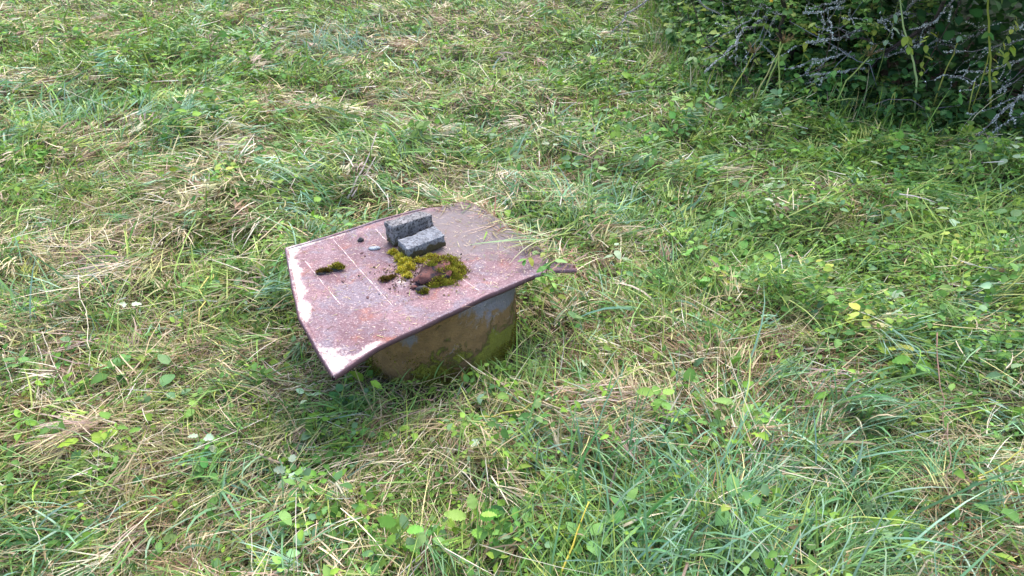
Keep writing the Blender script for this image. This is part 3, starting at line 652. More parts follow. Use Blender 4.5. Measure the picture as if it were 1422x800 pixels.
# ------------------------------------------------------------------ clippings and litter on the cover
def inside_plate(x, y):
    n = len(OUTLINE); ins = np.zeros(len(x), bool)
    for i in range(n):
        a, b = OUTLINE[i], OUTLINE[i - 1]
        c = ((a.y > y) != (b.y > y)) & (x < (b.x - a.x) * (y - a.y) / (b.y - a.y + 1e-12) + a.x); ins ^= c
    return ins
def build_litter():
    n = 11000; x = rng.uniform(-1.0, .3, n); y = rng.uniform(1.7, 3.2, n)
    g = px(690, 315, PZ); wgt = .2 + .35 * np.exp(-(((x - g.x) / .28) ** 2 + ((y - g.y) / .3) ** 2)); k = inside_plate(x, y) & (rng.random(n) < wgt); x, y = x[k], y[k]; n = len(x)
    z = PZ + plate_dz(x, y) + rng.uniform(.001, .003, n); L = rng.gamma(2, .007, n) + .004
    q = [blades(np.stack([x, y, z], 1), L, rng.uniform(.001, .0024, n), rng.random(n) * 6.28, R(90), 0, pick([(214, 196, 168), (196, 176, 140), (160, 132, 104), (150, 150, 96), (120, 92, 74)], n), 2, floor=False, twist=rng.normal(0, .4, n), roll=np.zeros(n))]
    o = link('grass_clippings', np_mesh('grass_clippings', *join(q)), M_hay); tag(o, 'fine dry grass clippings scattered over the rusty cover', 'clippings', kind='stuff')
    # matted dry litter and grass hanging over the far edge of the cover
    ed = [px(*p, PZ) for p in ((600, 284), (650, 278), (690, 303), (730, 330), (768, 357), (795, 364))]
    parts = []
    n = 620; i = rng.integers(0, 5, n); t = rng.random(n); E = np.array([(p.x, p.y) for p in ed]); P2 = E[i] * (1 - t[:, None]) + E[i + 1] * t[:, None]
    off = rng.normal(.03, .05, n); P2 = P2 + off[:, None] * np.array([.62, .78]); base = np.where(inside_plate(P2[:, 0], P2[:, 1]), PZ + .004, .2)
    z = np.maximum(base, PZ - .04 - np.maximum(off - .03, 0) * 1.2) + rng.random(n) * .035
    az = rng.random(n) * 6.283
    parts.append(blades(np.stack([P2[:, 0], P2[:, 1], z], 1), rng.gamma(2, .03, n) + .02, rng.uniform(.003, .0065, n), az, R(82) + rng.normal(0, .2, n), rng.uniform(.0, .3, n), pick(HAY + GREEN[:3] + [(150, 104, 84), (130, 88, 74)], n), 3, floor=False))
    V, T, C = join(parts); ins = inside_plate(V[:, 0], V[:, 1]); V[:, 2] = np.where(ins, np.maximum(V[:, 2], PZ + .004), V[:, 2])
    o = link('edge_litter', np_mesh('edge_litter', V, T, C), M_hay); tag(o, 'matted dry grass litter hanging over the far edge of the cover', 'litter', kind='stuff')
build_litter()

# ------------------------------------------------------------------ grass tussocks: long bunches one can point at
def tussock(u, v, n, L, spread, az0, azs, label, cols=BLUE, wid=(.0055, .0105), tilt=(.5, .35), bend=(.5, 1.3), base_z=0.0, P=None):
    p = P or px(u, v, 0); p = Vector((p.x, p.y, gz1(p.x, p.y) + base_z))
    r_ = rng.normal(0, spread, (n, 2)); x, y = p.x + r_[:, 0], p.y + r_[:, 1]
    n = int(n * .62); r_ = r_[:n]; x, y = x[:n], y[:n]
    C = pick(cols, n, .18)
    dry = rng.random(n) < .12; C[dry] = pick(HAY, dry.sum())
    V, T, C = blades(np.stack([x, y, gz(x, y) + base_z * rng.random(n)], 1), rng.normal(L * .85, L * .25, n).clip(L * .25), rng.uniform(*wid, n), az0 + rng.normal(0, azs, n), np.abs(rng.normal(*tilt, n)), rng.uniform(*bend, n), C, 5,
                     basecol=C * .5 + .5 * np.array(lin(176, 176, 120)))
    d = np.hypot(V[:, 0] - RING_C.x, V[:, 1] - RING_C.y)
    V[:, :2] += ((V[:, :2] - np.array([RING_C.x, RING_C.y])) / np.maximum(d, .01)[:, None]) * (np.maximum(RING_R + .012 - d, 0) * (V[:, 2] < PZ))[:, None]
    o = empty('grass_tussock', p); me = np_mesh('blades', V - np.array(tuple(p)), T, C); ch = link('blades', me, M_grass); ch.parent = o; tag(ch, kind='stuff')
    tag(o, label, 'grass tussock', 'grass tussocks in the meadow'); return o
tussock(905, 770, 330, .27, .10, 2.2, .9, 'large bluish green grass tussock with long arching blades at the bottom of the meadow')
tussock(985, 690, 260, .25, .10, 1.2, 1.0, 'bluish green grass tussock next to the largest tussock', tilt=(.8, .3))
tussock(1130, 690, 260, .26, .11, 4.4, 1.0, 'bluish tussock of wide blades leaning over one another beside yellow straws', tilt=(.8, .3))
tussock(1180, 590, 170, .24, .07, 2.9, .6, 'upright clump of blue-green grass below the yellow-green herb leaves', tilt=(.4, .2))
tussock(840, 650, 190, .22, .08, .6, 1.1, 'pale blue-green clump of stiff short blades between herbs and tussocks', tilt=(.6, .3), bend=(.1, .7))
tussock(800, 290, 260, .26, .12, 4.0, .8, 'blue-green grass tussock behind the bent tip of the metal cover', tilt=(.8, .25))
tussock(735, 285, 170, .22, .09, 3.9, .6, 'green grass tussock leaning towards the far edge of the metal cover', tilt=(.7, .3))
tussock(470, 275, 200, .24, .10, 3.6, .7, 'green grass tussock behind the long edge of the cover and grey straw', cols=GREEN + BLUE[:2], tilt=(.6, .3))
tussock(470, 65, 260, .30, .22, 3.0, 1.2, 'silvery blue-green mound of grass far from the well', cols=[(142, 172, 148), (126, 158, 132), (150, 176, 160)], tilt=(.5, .3))
tussock(385, 415, 110, .2, .05, 2.9, .8, 'small bluish grass tuft growing beside the worn white edge of the cover', tilt=(.5, .3), wid=(.004, .007))
tussock(640, 195, 150, .22, .12, 3.2, 1.0, 'blue-green tuft among broad leaves behind the well', tilt=(.7, .3))
tussock(40, 180, 150, .24, .12, 4.5, 1.0, 'dark green tussock in the dry pale grass', cols=GREEN[:4] + BLUE[:2], tilt=(.6, .3))
tussock(40, 450, 170, .26, .10, 1.2, .8, 'flattened green tussock lying over dry hay', cols=GREEN + BLUE[:3], tilt=(1.1, .2))
tussock(1370, 560, 170, .25, .12, 4.3, .9, 'long-bladed green tussock beside thin brown stalks', cols=GREEN + BLUE, tilt=(.8, .3))
tussock(890, 420, 210, .24, .12, 4.3, .9, 'green tussock sweeping past the bent tip of the cover', cols=GREEN + BLUE, tilt=(1.0, .25))
tussock(50, 770, 120, .24, .08, 2.0, 1.0, 'blue-green wide-bladed tuft by crossing pale straws', tilt=(.9, .3))
tussock(330, 690, 110, .22, .08, 1.8, .9, 'low blue-green tuft lying over cut hay', tilt=(1.1, .25))
def build_blades_on_cover():                         # a sheaf of green blades lying on the cover next to the mossy stone
    p = on_plate(760, 338); n = 12; t = rng.random(n)
    P = np.stack([np.full(n, p.x) + rng.normal(0, .02, n), np.full(n, p.y) + rng.normal(0, .02, n), p.z + .01 + rng.random(n) * .03], 1)
    V, T, C = blades(P, rng.uniform(.15, .36, n), rng.uniform(.004, .0075, n), R(-105) + rng.normal(0, .6, n), R(74), rng.uniform(.15, .6, n), pick([(132, 158, 108), (150, 168, 120), (170, 170, 120)], n), 6, floor=False, twist=rng.normal(0, .3, n))
    V[:, 2] = np.where(inside_plate(V[:, 0], V[:, 1]), np.maximum(V[:, 2], PZ + plate_dz(V[:, 0], V[:, 1]) + .004), V[:, 2])
    tag(link('grass_sheaf', np_mesh('grass_sheaf', V, T, C), M_grass), 'loose green grass blades lying across the cover towards the mossy stone', 'grass blades')
build_blades_on_cover()

# ------------------------------------------------------------------ single straws and stalks lying on the grass
def top_z(x, y): return gz1(x, y) + float(canopy(x, y))
def straw(a, b, rad, rgb, label, ha=.02, hb=.03, n=7, name='straw', group='long straws on the meadow', amp=.012):
    p, q = px(*a, .08), px(*b, .08); p.z = top_z(p.x, p.y) + ha; q.z = top_z(q.x, q.y) + hb
    pts = wobble(p, q, n, amp, .008); k = len(pts); o = empty(name, p)
    c = np.array(lin(*rgb)) * random.uniform(.9, 1.1)
    V, T, C = tube([x - p for x in pts], [rad * (1.1 - .6 * i / k) for i in range(k)], 5, c); C = C * np.clip(rng.normal(1, .08, (len(C), 1)), .7, 1.2)
    bpy.data.objects.remove(o); o = link(name, np_mesh(name, V, T, C), M_hay); o.location = p; tag(o, label, 'straw', group); return o
PALE, YEL, BRN, GRY = (214, 202, 176), (190, 184, 104), (166, 134, 108), (170, 158, 150)
thin_pale = 'thin pale dry grass stalk lying on the mown meadow'
for a, b in (((114, 396), (120, 499)), ((54, 450), (86, 536)), ((319, 332), (369, 324)), ((34, 702), (62, 774)), ((260, 754), (289, 800)), ((420, 66), (469, 108)), ((31, 34), (49, 78)), ((76, 70), (97, 104)),
             ((0, 484), (11, 520)), ((1232, 766), (1264, 803)), ((720, 560), (830, 610)), ((500, 690), (560, 640)), ((640, 660), (690, 700)), ((190, 610), (250, 560)), ((350, 790), (345, 700)), ((180, 330), (240, 300)),
             ((60, 260), (140, 285)), ((230, 420), (310, 395)), ((880, 250), (960, 290)), ((880, 470), (950, 440)), ((1010, 620), (1080, 600)), ((1085, 205), (1000, 190)), ((700, 130), (760, 150)), ((300, 200), (350, 170)), ((90, 130), (160, 150)), ((560, 150), (620, 170))):
    straw(a, b, random.uniform(.0013, .0022), PALE, thin_pale)
straw((289, 356), (278, 439), .004, (206, 192, 112), 'bent yellowish stalk standing out on the hay beside the well', amp=.03)
straw((124, 499), (255, 482), .003, (186, 150, 108), 'long tan stalk lying across the hay left of the well')
straw((24, 689), (117, 691), .0024, (184, 150, 96), 'curved brown-yellow straw beside the feathery green herb')
straw((1259, 284), (1367, 296), .0042, (166, 168, 92), 'thick yellow-green cut stalk among the pale leaf pairs')
straw((1255, 316), (1339, 319), .003, (176, 172, 100), 'shorter yellow-green stalk parallel to the thick cut stalk')
straw((1317, 371), (1362, 424), .0028, (214, 206, 200), 'whitish straight straw sloping through the dark herbs')
straw((1000, 358), (1107, 363), .003, BRN, 'brown stalk lying flat towards the dead leaf')
straw((1000, 480), (1112, 455), .0024, (196, 182, 160), 'pale stalk below the curled dead leaf')
straw((757, 571), (781, 541), .0028, (212, 194, 168), 'short pale straw rising from the forked straw heap')
straw((753, 573), (809, 598), .003, (204, 184, 150), 'pale straw forking down beside bright nettle leaves')
straw((655, 579), (751, 577), .003, (196, 186, 100), 'yellow stalk pointing at the forked pale straws')
straw((777, 800), (815, 718), .0032, (206, 190, 80), 'bright yellow arching straw at the edge of the big tussock', hb=.08)
straw((1331, 699), (1424, 712), .0026, (190, 186, 84), 'yellow stalk of the crossing pair')
straw((1335, 701), (1395, 672), .0026, (190, 186, 84), 'rising yellow stalk of the crossing pair', hb=.06)
straw((1286, 504), (1301, 624), .0024, (142, 112, 96), 'thin brown upright stalk beside the long-bladed tussock', ha=.1)
straw((1303, 620), (1306, 720), .002, (150, 126, 108), 'brown stalk below the upright brown one', ha=.05)
straw((611, 121), (690, 104), .004, (176, 182, 100), 'yellow-green stalk lying on the grass far behind the well')
straw((483, 278), (528, 224), .005, GRY, 'grey dead stalk leaning behind the cover', hb=.1)
straw((489, 276), (524, 236), .004, GRY, 'thinner grey dead stalk alongside the leaning one', hb=.07)
straw((1110, 150), (1240, 185), .004, (168, 160, 110), 'long cut stalk lying in front of the thicket')
straw((1185, 152), (1210, 175), .005, (160, 150, 104), 'short cut stalk leaning at the foot of the thicket')
straw((357, 613), (390, 631), .006, (186, 160, 136), 'strip of pale bark lying in the hay', n=4)
hp = px(870, 558, .09)
def build_straw_heap():
    n = 110; x = hp.x + rng.normal(0, .085, n); y = hp.y + rng.normal(0, .05, n)
    V, T, C = blades(flat_xyz(x, y, canopy(x, y) + rng.random(n) * .02), rng.uniform(.06, .2, n), rng.uniform(.002, .0038, n), R(80) + rng.normal(0, .4, n) + math.pi * rng.integers(0, 2, n), R(86), .1, pick([(186, 160, 140), (168, 140, 118), (200, 180, 158), (140, 116, 96)], n), 4)
    o = link('straw_heap', np_mesh('straw_heap', V - np.array(tuple(hp)), T, C), M_hay); o.location = hp; tag(o, 'heap of pinkish pale dry straw beside the bright nettle-like leaves', 'straw')
build_straw_heap()

# ------------------------------------------------------------------ broad-leaved weeds with leaves of their own
def leaf_mesh(name, wid=.5, teeth=0, fold=.12, droop=.15, n=9, lobes=0):
    V, T = [], []
    for i in range(n + 1):
        t = i / n; y = t; z = -droop * t * t
        wv = wid * .5 * math.sin(math.pi * min(1, t * .93 + .035) ** .8) ** .85
        if teeth: wv *= 1 + .16 * (1 if i % 2 else -1)
        if lobes: wv *= .62 + .5 * abs(math.sin(lobes * math.pi * t))
        if i in (0, n): wv = .012
        V += [(-wv, y + (.02 if teeth and i % 2 else 0), z + fold * wv * 2 * .5 + .02 * math.sin(i * 1.7)), (0, y, z), (wv, y + (.02 if teeth and i % 2 else 0), z + fold * wv * 2 * .5 + .02 * math.sin(i * 1.3 + 1))]
    for i in range(n):
        a = 3 * i
        T += [(a, a + 1, a + 4), (a, a + 4, a + 3), (a + 1, a + 2, a + 5), (a + 1, a + 5, a + 4)]
    me = np_mesh(name, V, T); me.polygons.foreach_set('use_smooth', np.ones(len(me.polygons), bool)); return me
LM = {}
def leaf_kind(key, shape, rgb):
    LM[key] = leaf_mesh('leaf_' + key, **shape); LM[key].materials.append(foliage_mat('leaf_' + key, .25, .5, .35, fixed=lin(*rgb)))
leaf_kind('nettle', dict(wid=.58, teeth=1, n=12), (110, 160, 58))
leaf_kind('ovate', dict(wid=.55), (100, 146, 66))
leaf_kind('yellow', dict(wid=.58), (164, 178, 66))
leaf_kind('pale', dict(wid=.56, fold=.2), (158, 182, 140))
leaf_kind('dark', dict(wid=.66), (74, 118, 62))
leaf_kind('lobed', dict(wid=.8, lobes=3, n=14), (132, 170, 50))
leaf_kind('brown', dict(wid=.6, fold=.5, droop=.5), (140, 112, 92))
leaf_kind('silver', dict(wid=.8, lobes=3, n=14, fold=.3), (176, 196, 160))
M_stem = foliage_mat('weed_stem', .05, .6, .3, fixed=lin(124, 140, 72))
def weed(u, v, kind, nl, size, label, h=.07, spread=.05, rot=None, group=None, P=None, name='leafy_weed', tilt=.25, cat='weed'):
    p = P or px(u, v, .06); p = Vector((p.x, p.y, gz1(p.x, p.y))); root = empty(name, p); tag(root, label, cat, group)
    ht = float(canopy(p.x, p.y)) * .7 + h; lean = Vector((random.gauss(0, .15), random.gauss(0, .15), 1)) * ht
    pts = [lean * t + Vector((random.gauss(0, .004), random.gauss(0, .004), 0)) for t in (0, .35, .7, 1)]
    o = link('stem', np_mesh('stem', *tube(pts, [.0022, .002, .0017, .001], 5)[:2]), M_stem); o.parent = root
    a0 = random.uniform(0, 6.28) if rot is None else rot
    for i in range(nl):
        t = .45 + .55 * (i + 1) / nl; at = lean * t; az = a0 + i * 2.4 + random.gauss(0, .3); s = size * random.uniform(.7, 1.15)
        rr = spread * random.uniform(.15, .6) * (1.3 - t * .6)
        lf = bpy.data.objects.new('leaf', LM[kind]); col.objects.link(lf); lf.parent = root
        lf.location = at + Vector((-math.sin(az) * rr, math.cos(az) * rr, random.uniform(-.006, .01)))
        lf.rotation_euler = (random.gauss(tilt * (t - .5), .25), random.gauss(0, .3), az); lf.scale = (s, s, s)
    return root
def L_(k, extra): return extra
W = [
 (925, 575, 'nettle', 9, .055, 'bright green nettle-like weed beside the pinkish straw heap', .09),
 (945, 600, 'nettle', 6, .045, 'smaller nettle-like weed just below the bright one by the straw heap', .07),
 (660, 735, 'nettle', 5, .06, 'weed with one large pale pointed leaf in front of the well', .1),
 (600, 765, 'ovate', 8, .045, 'low green weed beside the weed with the large pale pointed leaf', .06),
 (740, 590, 'ovate', 7, .045, 'green weed between the forked straws and the yellow stalk', .06),
 (735, 600, 'dark', 5, .05, 'dark green weed under the forked pale straws', .05),
 (870, 735, 'ovate', 8, .06, 'broad green weed growing inside the largest bluish tussock', .08),
 (812, 765, 'ovate', 7, .055, 'broad-leaved weed at the edge of the largest tussock', .06),
 (125, 605, 'lobed', 3, .085, 'yellow-green lobed leaf weed standing out on the hay', .04),
 (235, 503, 'dark', 3, .07, 'single dark green broad leaf plant on the hay beside the tan stalk', .03),
 (282, 602, 'silver', 5, .04, 'silvery pale cut leaf herb on the hay', .05),
 (395, 650, 'silver', 5, .04, 'silvery cut-leaved herb next to the pale bark strip', .05),
 (310, 262, 'yellow', 10, .05, 'bright yellow-green leafy clump behind the hay', .12),
 (150, 640, 'ovate', 8, .035, 'small green herb next to the yellow-green lobed leaf', .05),
 (420, 690, 'ovate', 9, .045, 'light green leafy herb in front of the cover corner', .07),
 (410, 720, 'ovate', 7, .05, 'lower light green herb in front of the cover corner', .06),
 (20, 497, 'ovate', 10, .04, 'green herb clump beside thin straws in the hay', .07),
 (1062, 305, 'pale', 7, .05, 'pale grey-green leafy sprig above the dark herbs', .11),
 (1075, 265, 'pale', 8, .05, 'pale grey-green leaf pairs beside the cut stalks', .1),
 (1178, 277, 'pale', 3, .06, 'single pale leaf pair lifted above the green herbs', .12),
 (1305, 325, 'pale', 5, .05, 'pale sprig with drooping leaves among dark leaves', .12),
 (1388, 262, 'pale', 6, .06, 'largest pale leaf pairs hanging near the thicket', .2),
 (1320, 350, 'yellow', 5, .045, 'yellow-green sprig below the pale drooping leaves', .08),
 (1185, 470, 'yellow', 9, .05, 'yellow-green leaf clump in the dense green herbs', .09),
 (1140, 385, 'yellow', 7, .05, 'yellow-green upright leaves in the dark herbs', .1),
 (1165, 485, 'ovate', 7, .05, 'green leaves under the yellow-green leaf clump', .06),
 (1150, 440, 'nettle', 9, .05, 'toothed green weed between the two yellow-green clumps', .08),
 (990, 402, 'nettle', 8, .055, 'bright toothed weed in the grass past the cover tip', .09),
 (965, 352, 'nettle', 6, .045, 'small toothed weed beside the flat brown stalk', .08),
 (1000, 395, 'yellow', 6, .05, 'light yellowish weed touching the bright toothed weed', .07),
 (860, 365, 'pale', 4, .05, 'pale leaf pair in the tussock past the cover tip', .12),
 (640, 185, 'dark', 10, .06, 'bluish dark broad-leaved clump behind the well', .1),
 (675, 190, 'dark', 8, .055, 'second broad-leaved clump behind the well beside the bluish one', .08),
 (790, 222, 'dark', 8, .06, 'dark leafy clump with a pale leaf beyond the cover', .1),
 (770, 205, 'pale', 3, .06, 'pale leaf poking up beside the dark leafy clump', .14),
 (825, 240, 'ovate', 9, .06, 'mid green clump beyond the tussock behind the cover', .09),
 (345, 152, 'yellow', 8, .06, 'yellow-green star shaped weed far behind on the mown grass', .08),
 (265, 105, 'ovate', 10, .065, 'green leafy clump far off in the mown grass', .12),
 (340, 60, 'ovate', 14, .07, 'large bright green herb patch near the silvery mound', .14),
 (375, 75, 'ovate', 12, .07, 'bright green herb patch touching the silvery mound', .12),
 (540, 95, 'yellow', 8, .06, 'yellow-green herb between silvery mound and far stalk', .1),
 (1000, 75, 'ovate', 10, .07, 'green leafy weed at the left foot of the thicket', .2),
 (1260, 530, 'nettle', 9, .055, 'green toothed weed behind the upright blue-green clump', .08),
 (1230, 510, 'yellow', 7, .05, 'yellow-green weed above the upright blue-green clump', .07),
 (1290, 470, 'ovate', 8, .05, 'green herb beside the whitish straight straw', .08),
 (1390, 420, 'ovate', 10, .055, 'leafy green herb in the shade of the thicket', .1),
 (1395, 340, 'dark', 10, .06, 'dark leafy herb in front of the thicket', .12),
 (1240, 235, 'dark', 8, .06, 'dark herb among cut stalks before the thicket', .1),
 (560, 770, 'nettle', 6, .05, 'upright narrow toothed weed in front of the well beside low herbs', .1),
 (475, 545, 'dark', 7, .04, 'low dark weed under the overhanging cover corner', .04),
 (430, 545, 'pale', 4, .04, 'small pale leaf sprig before the cover corner', .05),
 (1230, 460, 'pale', 5, .045, 'pale sprig behind the yellow-green weed in the dense herbs', .08),
 (175, 435, 'silver', 5, .035, 'white-tipped herb with pale leaves on the hay', .1),
 (1010, 300, 'ovate', 9, .05, 'mid green herb beyond the cover tip beside the pale sprigs', .09),
 (905, 200, 'ovate', 9, .06, 'green clump on the lawn in front of the thicket edge', .1),
 (960, 170, 'dark', 9, .06, 'dark green clump at the thicket edge', .12),
]
for (u, v, k, nl, s, lab, h) in W: weed(u, v, k, nl, s, lab, h=h)
for i in range(46):                                  # look-alikes scattered in the sward
    u, v = random.uniform(0, 1422), random.choice([random.uniform(20, 240), random.uniform(230, 800)])
    p = px(u, v, .06)
    if not clear_of_well(p.x, p.y, .35) or behind(p.x, p.y) > 0: continue
    k = random.choice(['ovate', 'ovate', 'dark', 'nettle']); weed(u, v, k, random.randint(4, 8), random.uniform(.03, .05), 'small plain green broad-leaved weed half hidden in the meadow grass', h=.035, group='small weeds half hidden in the grass', name='small_weed')
for (u, v, nl, s, lab) in ((1072, 300, 1, .07, 'brown curled dead leaf resting on the green herbs'), (1100, 372, 1, .06, 'tan dead leaf at the end of the flat brown stalk'), (1035, 240, 1, .05, 'small brown dead leaf near the cut stalks')):
    p = px(u, v, .1); o = link('dead_leaf', LM['brown'], None); o.location = (p.x, p.y, top_z(p.x, p.y) + .03); o.scale = (s, s, s); o.rotation_euler = (.3, .2, random.uniform(0, 6)); tag(o, lab, 'dead leaf')
# trailing weed hanging over the cover's bent tip
def build_trailing():
    b = px(815, 372, .1); b.z = gz1(b.x, b.y); root = empty('trailing_weed', b); tag(root, 'trailing weed with yellowing leaves hanging over the bent tip of the cover', 'weed')
    pths = [[(815, 372, .1), (800, 352, .34), (770, 362, .40), (752, 380, .375), (757, 405, .25), (768, 428, .12)],
            [(818, 374, .1), (790, 356, .36), (760, 372, .39), (766, 395, .28), (785, 425, .12), (806, 450, .08)],
            [(815, 372, .1), (785, 350, .36), (748, 352, .37), (728, 362, .365)]]
    for pt in pths:
        pts = [px(*q) - b for q in pt]; fine = []
        for i in range(len(pts) - 1):
            a, c, d, e = pts[max(i - 1, 0)], pts[i], pts[i + 1], pts[min(i + 2, len(pts) - 1)]
            for j in range(4):
                t = j / 4; fine.append(.5 * ((2 * c) + (d - a) * t + (2 * a - 5 * c + 4 * d - e) * t * t + (3 * c - a - 3 * d + e) * t ** 3))
        fine.append(pts[-1]); o = link('stem', np_mesh('stem', *tube(fine, [.0026 - .0012 * i / len(fine) for i in range(len(fine))], 5)[:2]), M_stem); o.parent = root
        for i in range(7, len(fine)):
            lf = bpy.data.objects.new('leaf', LM[random.choice(['yellow', 'ovate', 'nettle', 'ovate'])]); col.objects.link(lf); lf.parent = root; s = random.uniform(.028, .05)
            lf.location = fine[i]; lf.scale = (s, s, s); lf.rotation_euler = (random.uniform(-.7, .2), random.gauss(0, .4), random.uniform(0, 6.28))
build_trailing()

# ------------------------------------------------------------------ the thicket
LICH = [(214, 212, 204), (194, 194, 188), (228, 226, 220), (168, 166, 160)]
M_bark = stone_mat('lichened_bark', (96, 90, 86), (150, 148, 144), (64, 56, 54), 120.0)
def branch(root, b0, path, rad, lichen, twigs=3, name='branch'):
    fine = []
    for a, c in zip(path[:-1], path[1:]):
        w_ = wobble(a, c, 5, .03); fine += w_[:-1]
    fine.append(Vector(path[-1])); k = len(fine); rr = [.7 * rad * (1.0 - .7 * i / k) for i in range(k)]
    parts = [tube(fine, rr, 6)]
    lich = []
    def shaggy(fp, fr, dens):
        pts = np.array([tuple(p) for p in fp]); L = np.linalg.norm(np.diff(pts, axis=0), axis=1).sum(); n = int(L * dens)
        if n < 4: return
        t = rng.random(n) * (len(pts) - 1); keep = vnoise(t * 1.3, t * 0, 1.0, random.randint(0, 99)) > .3; t = t[keep]; n = len(t)
        i = t.astype(int); f = (t - i)[:, None]; P = pts[i] * (1 - f) + pts[np.minimum(i + 1, len(pts) - 1)] * f
        P = P + rng.normal(0, 1, (n, 3)) * np.array(fr)[i][:, None] * .75
        lich.append(leaves(P, rng.uniform(.004, .011, n), rng.random(n) * 6.28, rng.normal(0, .9, n), rng.normal(0, 1, n), pick(LICH, n, .12), rng.uniform(.7, 1.4, n)))
    shaggy(fine, rr, 750 * lichen)
    for _ in range(twigs):
        i = random.randint(k // 4, k - 2); d = (fine[i + 1] - fine[i]).normalized(); s = Vector((random.gauss(0, 1), random.gauss(0, .6), random.gauss(.1, .8))).normalized()
        e = fine[i] + (d * .8 + s * .8).normalized() * random.uniform(.12, .35); tw = wobble(fine[i], e, 6, .05)
        tr = [max(.0015, rr[i] * .5) * (1 - .6 * j / 6) for j in range(7)]; parts.append(tube(tw, tr, 5)); shaggy(tw, tr, 330 * lichen)
    V = np.concatenate([p[0] for p in parts]); o_ = 0; T = []
    for p in parts: T.append(p[1] + o_); o_ += len(p[0])
    me = np_mesh(name, V - np.array(tuple(b0)), np.concatenate(T)); o = link(name, me, M_bark); o.parent = root
    if lich:
        v, t, c = join(lich); lo = link('lichen', np_mesh('lichen', v - np.array(tuple(b0)), t, c), M_vcol); lo.parent = o; tag(lo, kind='stuff')
    return o
def dead_shrub(b0, label, specs, trunk_to):
    root = empty('dead_shrub', b0); tag(root, label, 'shrub', 'dead lichened shrubs in the thicket')
    for t in trunk_to: branch(root, b0, [Vector(b0), Vector(b0).lerp(t, .5) + Vector((random.gauss(0, .05), 0, .05)), t], .016, .25, 1)
    for pts, rad, li, tw in specs: branch(root, b0, [pxy(*p) for p in pts], rad, li, tw)
def thicket():
    # shrub A: left, lichen hung branch pointing down to the grass
    bA = Vector((2.05, 6.2, 0)); bA.z = gz1(bA.x, bA.y)
    dead_shrub(bA, 'dead shrub with lichen-crusted branches drooping over the grass edge of the thicket', [
        ([(1065, 20, 6.0), (1030, 45, 5.75), (1022, 62, 5.6), (978, 101, 5.42)], .011, 1.5, 4),
        ([(1062, -8, 6.0), (1040, 30, 5.8), (1000, 50, 5.7)], .007, .6, 3),
        ([(940, -20, 6.8), (880, 14, 6.5), (868, 22, 6.4), (847, 48, 6.3)], .012, .5, 2),
        ([(1085, 8, 5.9), (1062, 50, 5.7), (1047, 75, 5.6)], .007, 1.2, 3),
        ([(1120, 30, 5.9), (1085, 20, 5.8), (1065, 10, 5.8)], .007, 1.2, 2)],
        [pxy(1065, 20, 6.0), pxy(1062, -8, 6.0), pxy(940, -20, 6.8)])
    # shrub B: the long pale limbs across the dark
    bB = Vector((3.3, 6.0, 0)); bB.z = gz1(bB.x, bB.y)
    dead_shrub(bB, 'dead shrub with long whitish lichened limbs reaching across the dark thicket', [
        ([(1330, -30, 5.7), (1260, 12, 5.5), (1215, 35, 5.4), (1165, 55, 5.3), (1120, 58, 5.2)], .013, 1.4, 7),
        ([(1300, 20, 5.5), (1255, 18, 5.4), (1190, 45, 5.3)], .008, .9, 5),
        ([(1340, -25, 5.3), (1318, 6, 5.2), (1300, 30, 5.1), (1262, 42, 5.1)], .009, 1.3, 3),
        ([(1250, -15, 5.7), (1190, 5, 5.5), (1150, 12, 5.4), (1115, 18, 5.3)], .01, 1.3, 5),
        ([(1200, -10, 5.6), (1170, 3, 5.5), (1125, 12, 5.4)], .009, 1.1, 4),
        ([(1240, 70, 5.5), (1180, 78, 5.3), (1130, 82, 5.2), (1090, 96, 5.15)], .008, 1.1, 6),
        ([(1200, 96, 5.2), (1165, 100, 5.15), (1125, 106, 5.1)], .007, 1.3, 3),
        ([(1340, 50, 5.5), (1280, 60, 5.4), (1230, 80, 5.3)], .007, .6, 4),
        ([(1380, 30, 5.6), (1330, 66, 5.4), (1230, 76, 5.4)], .006, .4, 4)],
        [pxy(1330, -30, 5.7), pxy(1240, 70, 5.5), pxy(1250, -15, 5.7), pxy(1300, 20, 5.5)])
    # shrub C: right, limbs low to the grass
    bC = Vector((3.9, 5.1, 0)); bC.z = gz1(bC.x, bC.y)
    dead_shrub(bC, 'dead shrub whose thickest lichened limb slopes down into the herbs', [
        ([(1470, 95, 4.75), (1422, 132, 4.6), (1388, 158, 4.5), (1356, 188, 4.4)], .013, 1.5, 4),
        ([(1450, 140, 4.6), (1405, 165, 4.5), (1372, 192, 4.4)], .006, .7, 2),
        ([(1450, 40, 5.0), (1400, 62, 4.9), (1350, 72, 4.9), (1310, 72, 4.9)], .008, .5, 5),
        ([(1460, 70, 4.8), (1415, 85, 4.8), (1370, 100, 4.8), (1330, 100, 4.8)], .008, 1.0, 5),
        ([(1460, 95, 4.7), (1420, 105, 4.7), (1385, 128, 4.7)], .008, 1.1, 4),
        ([(1460, 20, 5.0), (1420, 35, 4.9), (1390, 45, 4.9)], .008, .6, 3)],
        [pxy(1470, 95, 4.75), pxy(1450, 40, 5.0), pxy(1460, 70, 4.8)])
    # leaf masses: sampled behind the front line
    def sample_in(n, d0, d1, x0=.9, x1=6.2, pw=1.0):
        m_ = max(n * 8, 400); x = rng.uniform(x0, x1 + 2.5, m_); y = rng.uniform(2.4, 12.5, m_); b = behind(x, y)
        k = (b > d0) & (b < d1) & (rng.random(len(x)) < (1 - np.clip((b - d0) / (d1 - d0), 0, 1)) ** pw + .05); return x[k][:n], y[k][:n], b[k][:n]
    DARK = [(58, 96, 48), (48, 84, 44), (72, 110, 54), (40, 72, 40), (84, 122, 60)]
    MIDG = [(108, 150, 68), (122, 160, 76), (94, 134, 62), (140, 168, 78), (156, 170, 80)]
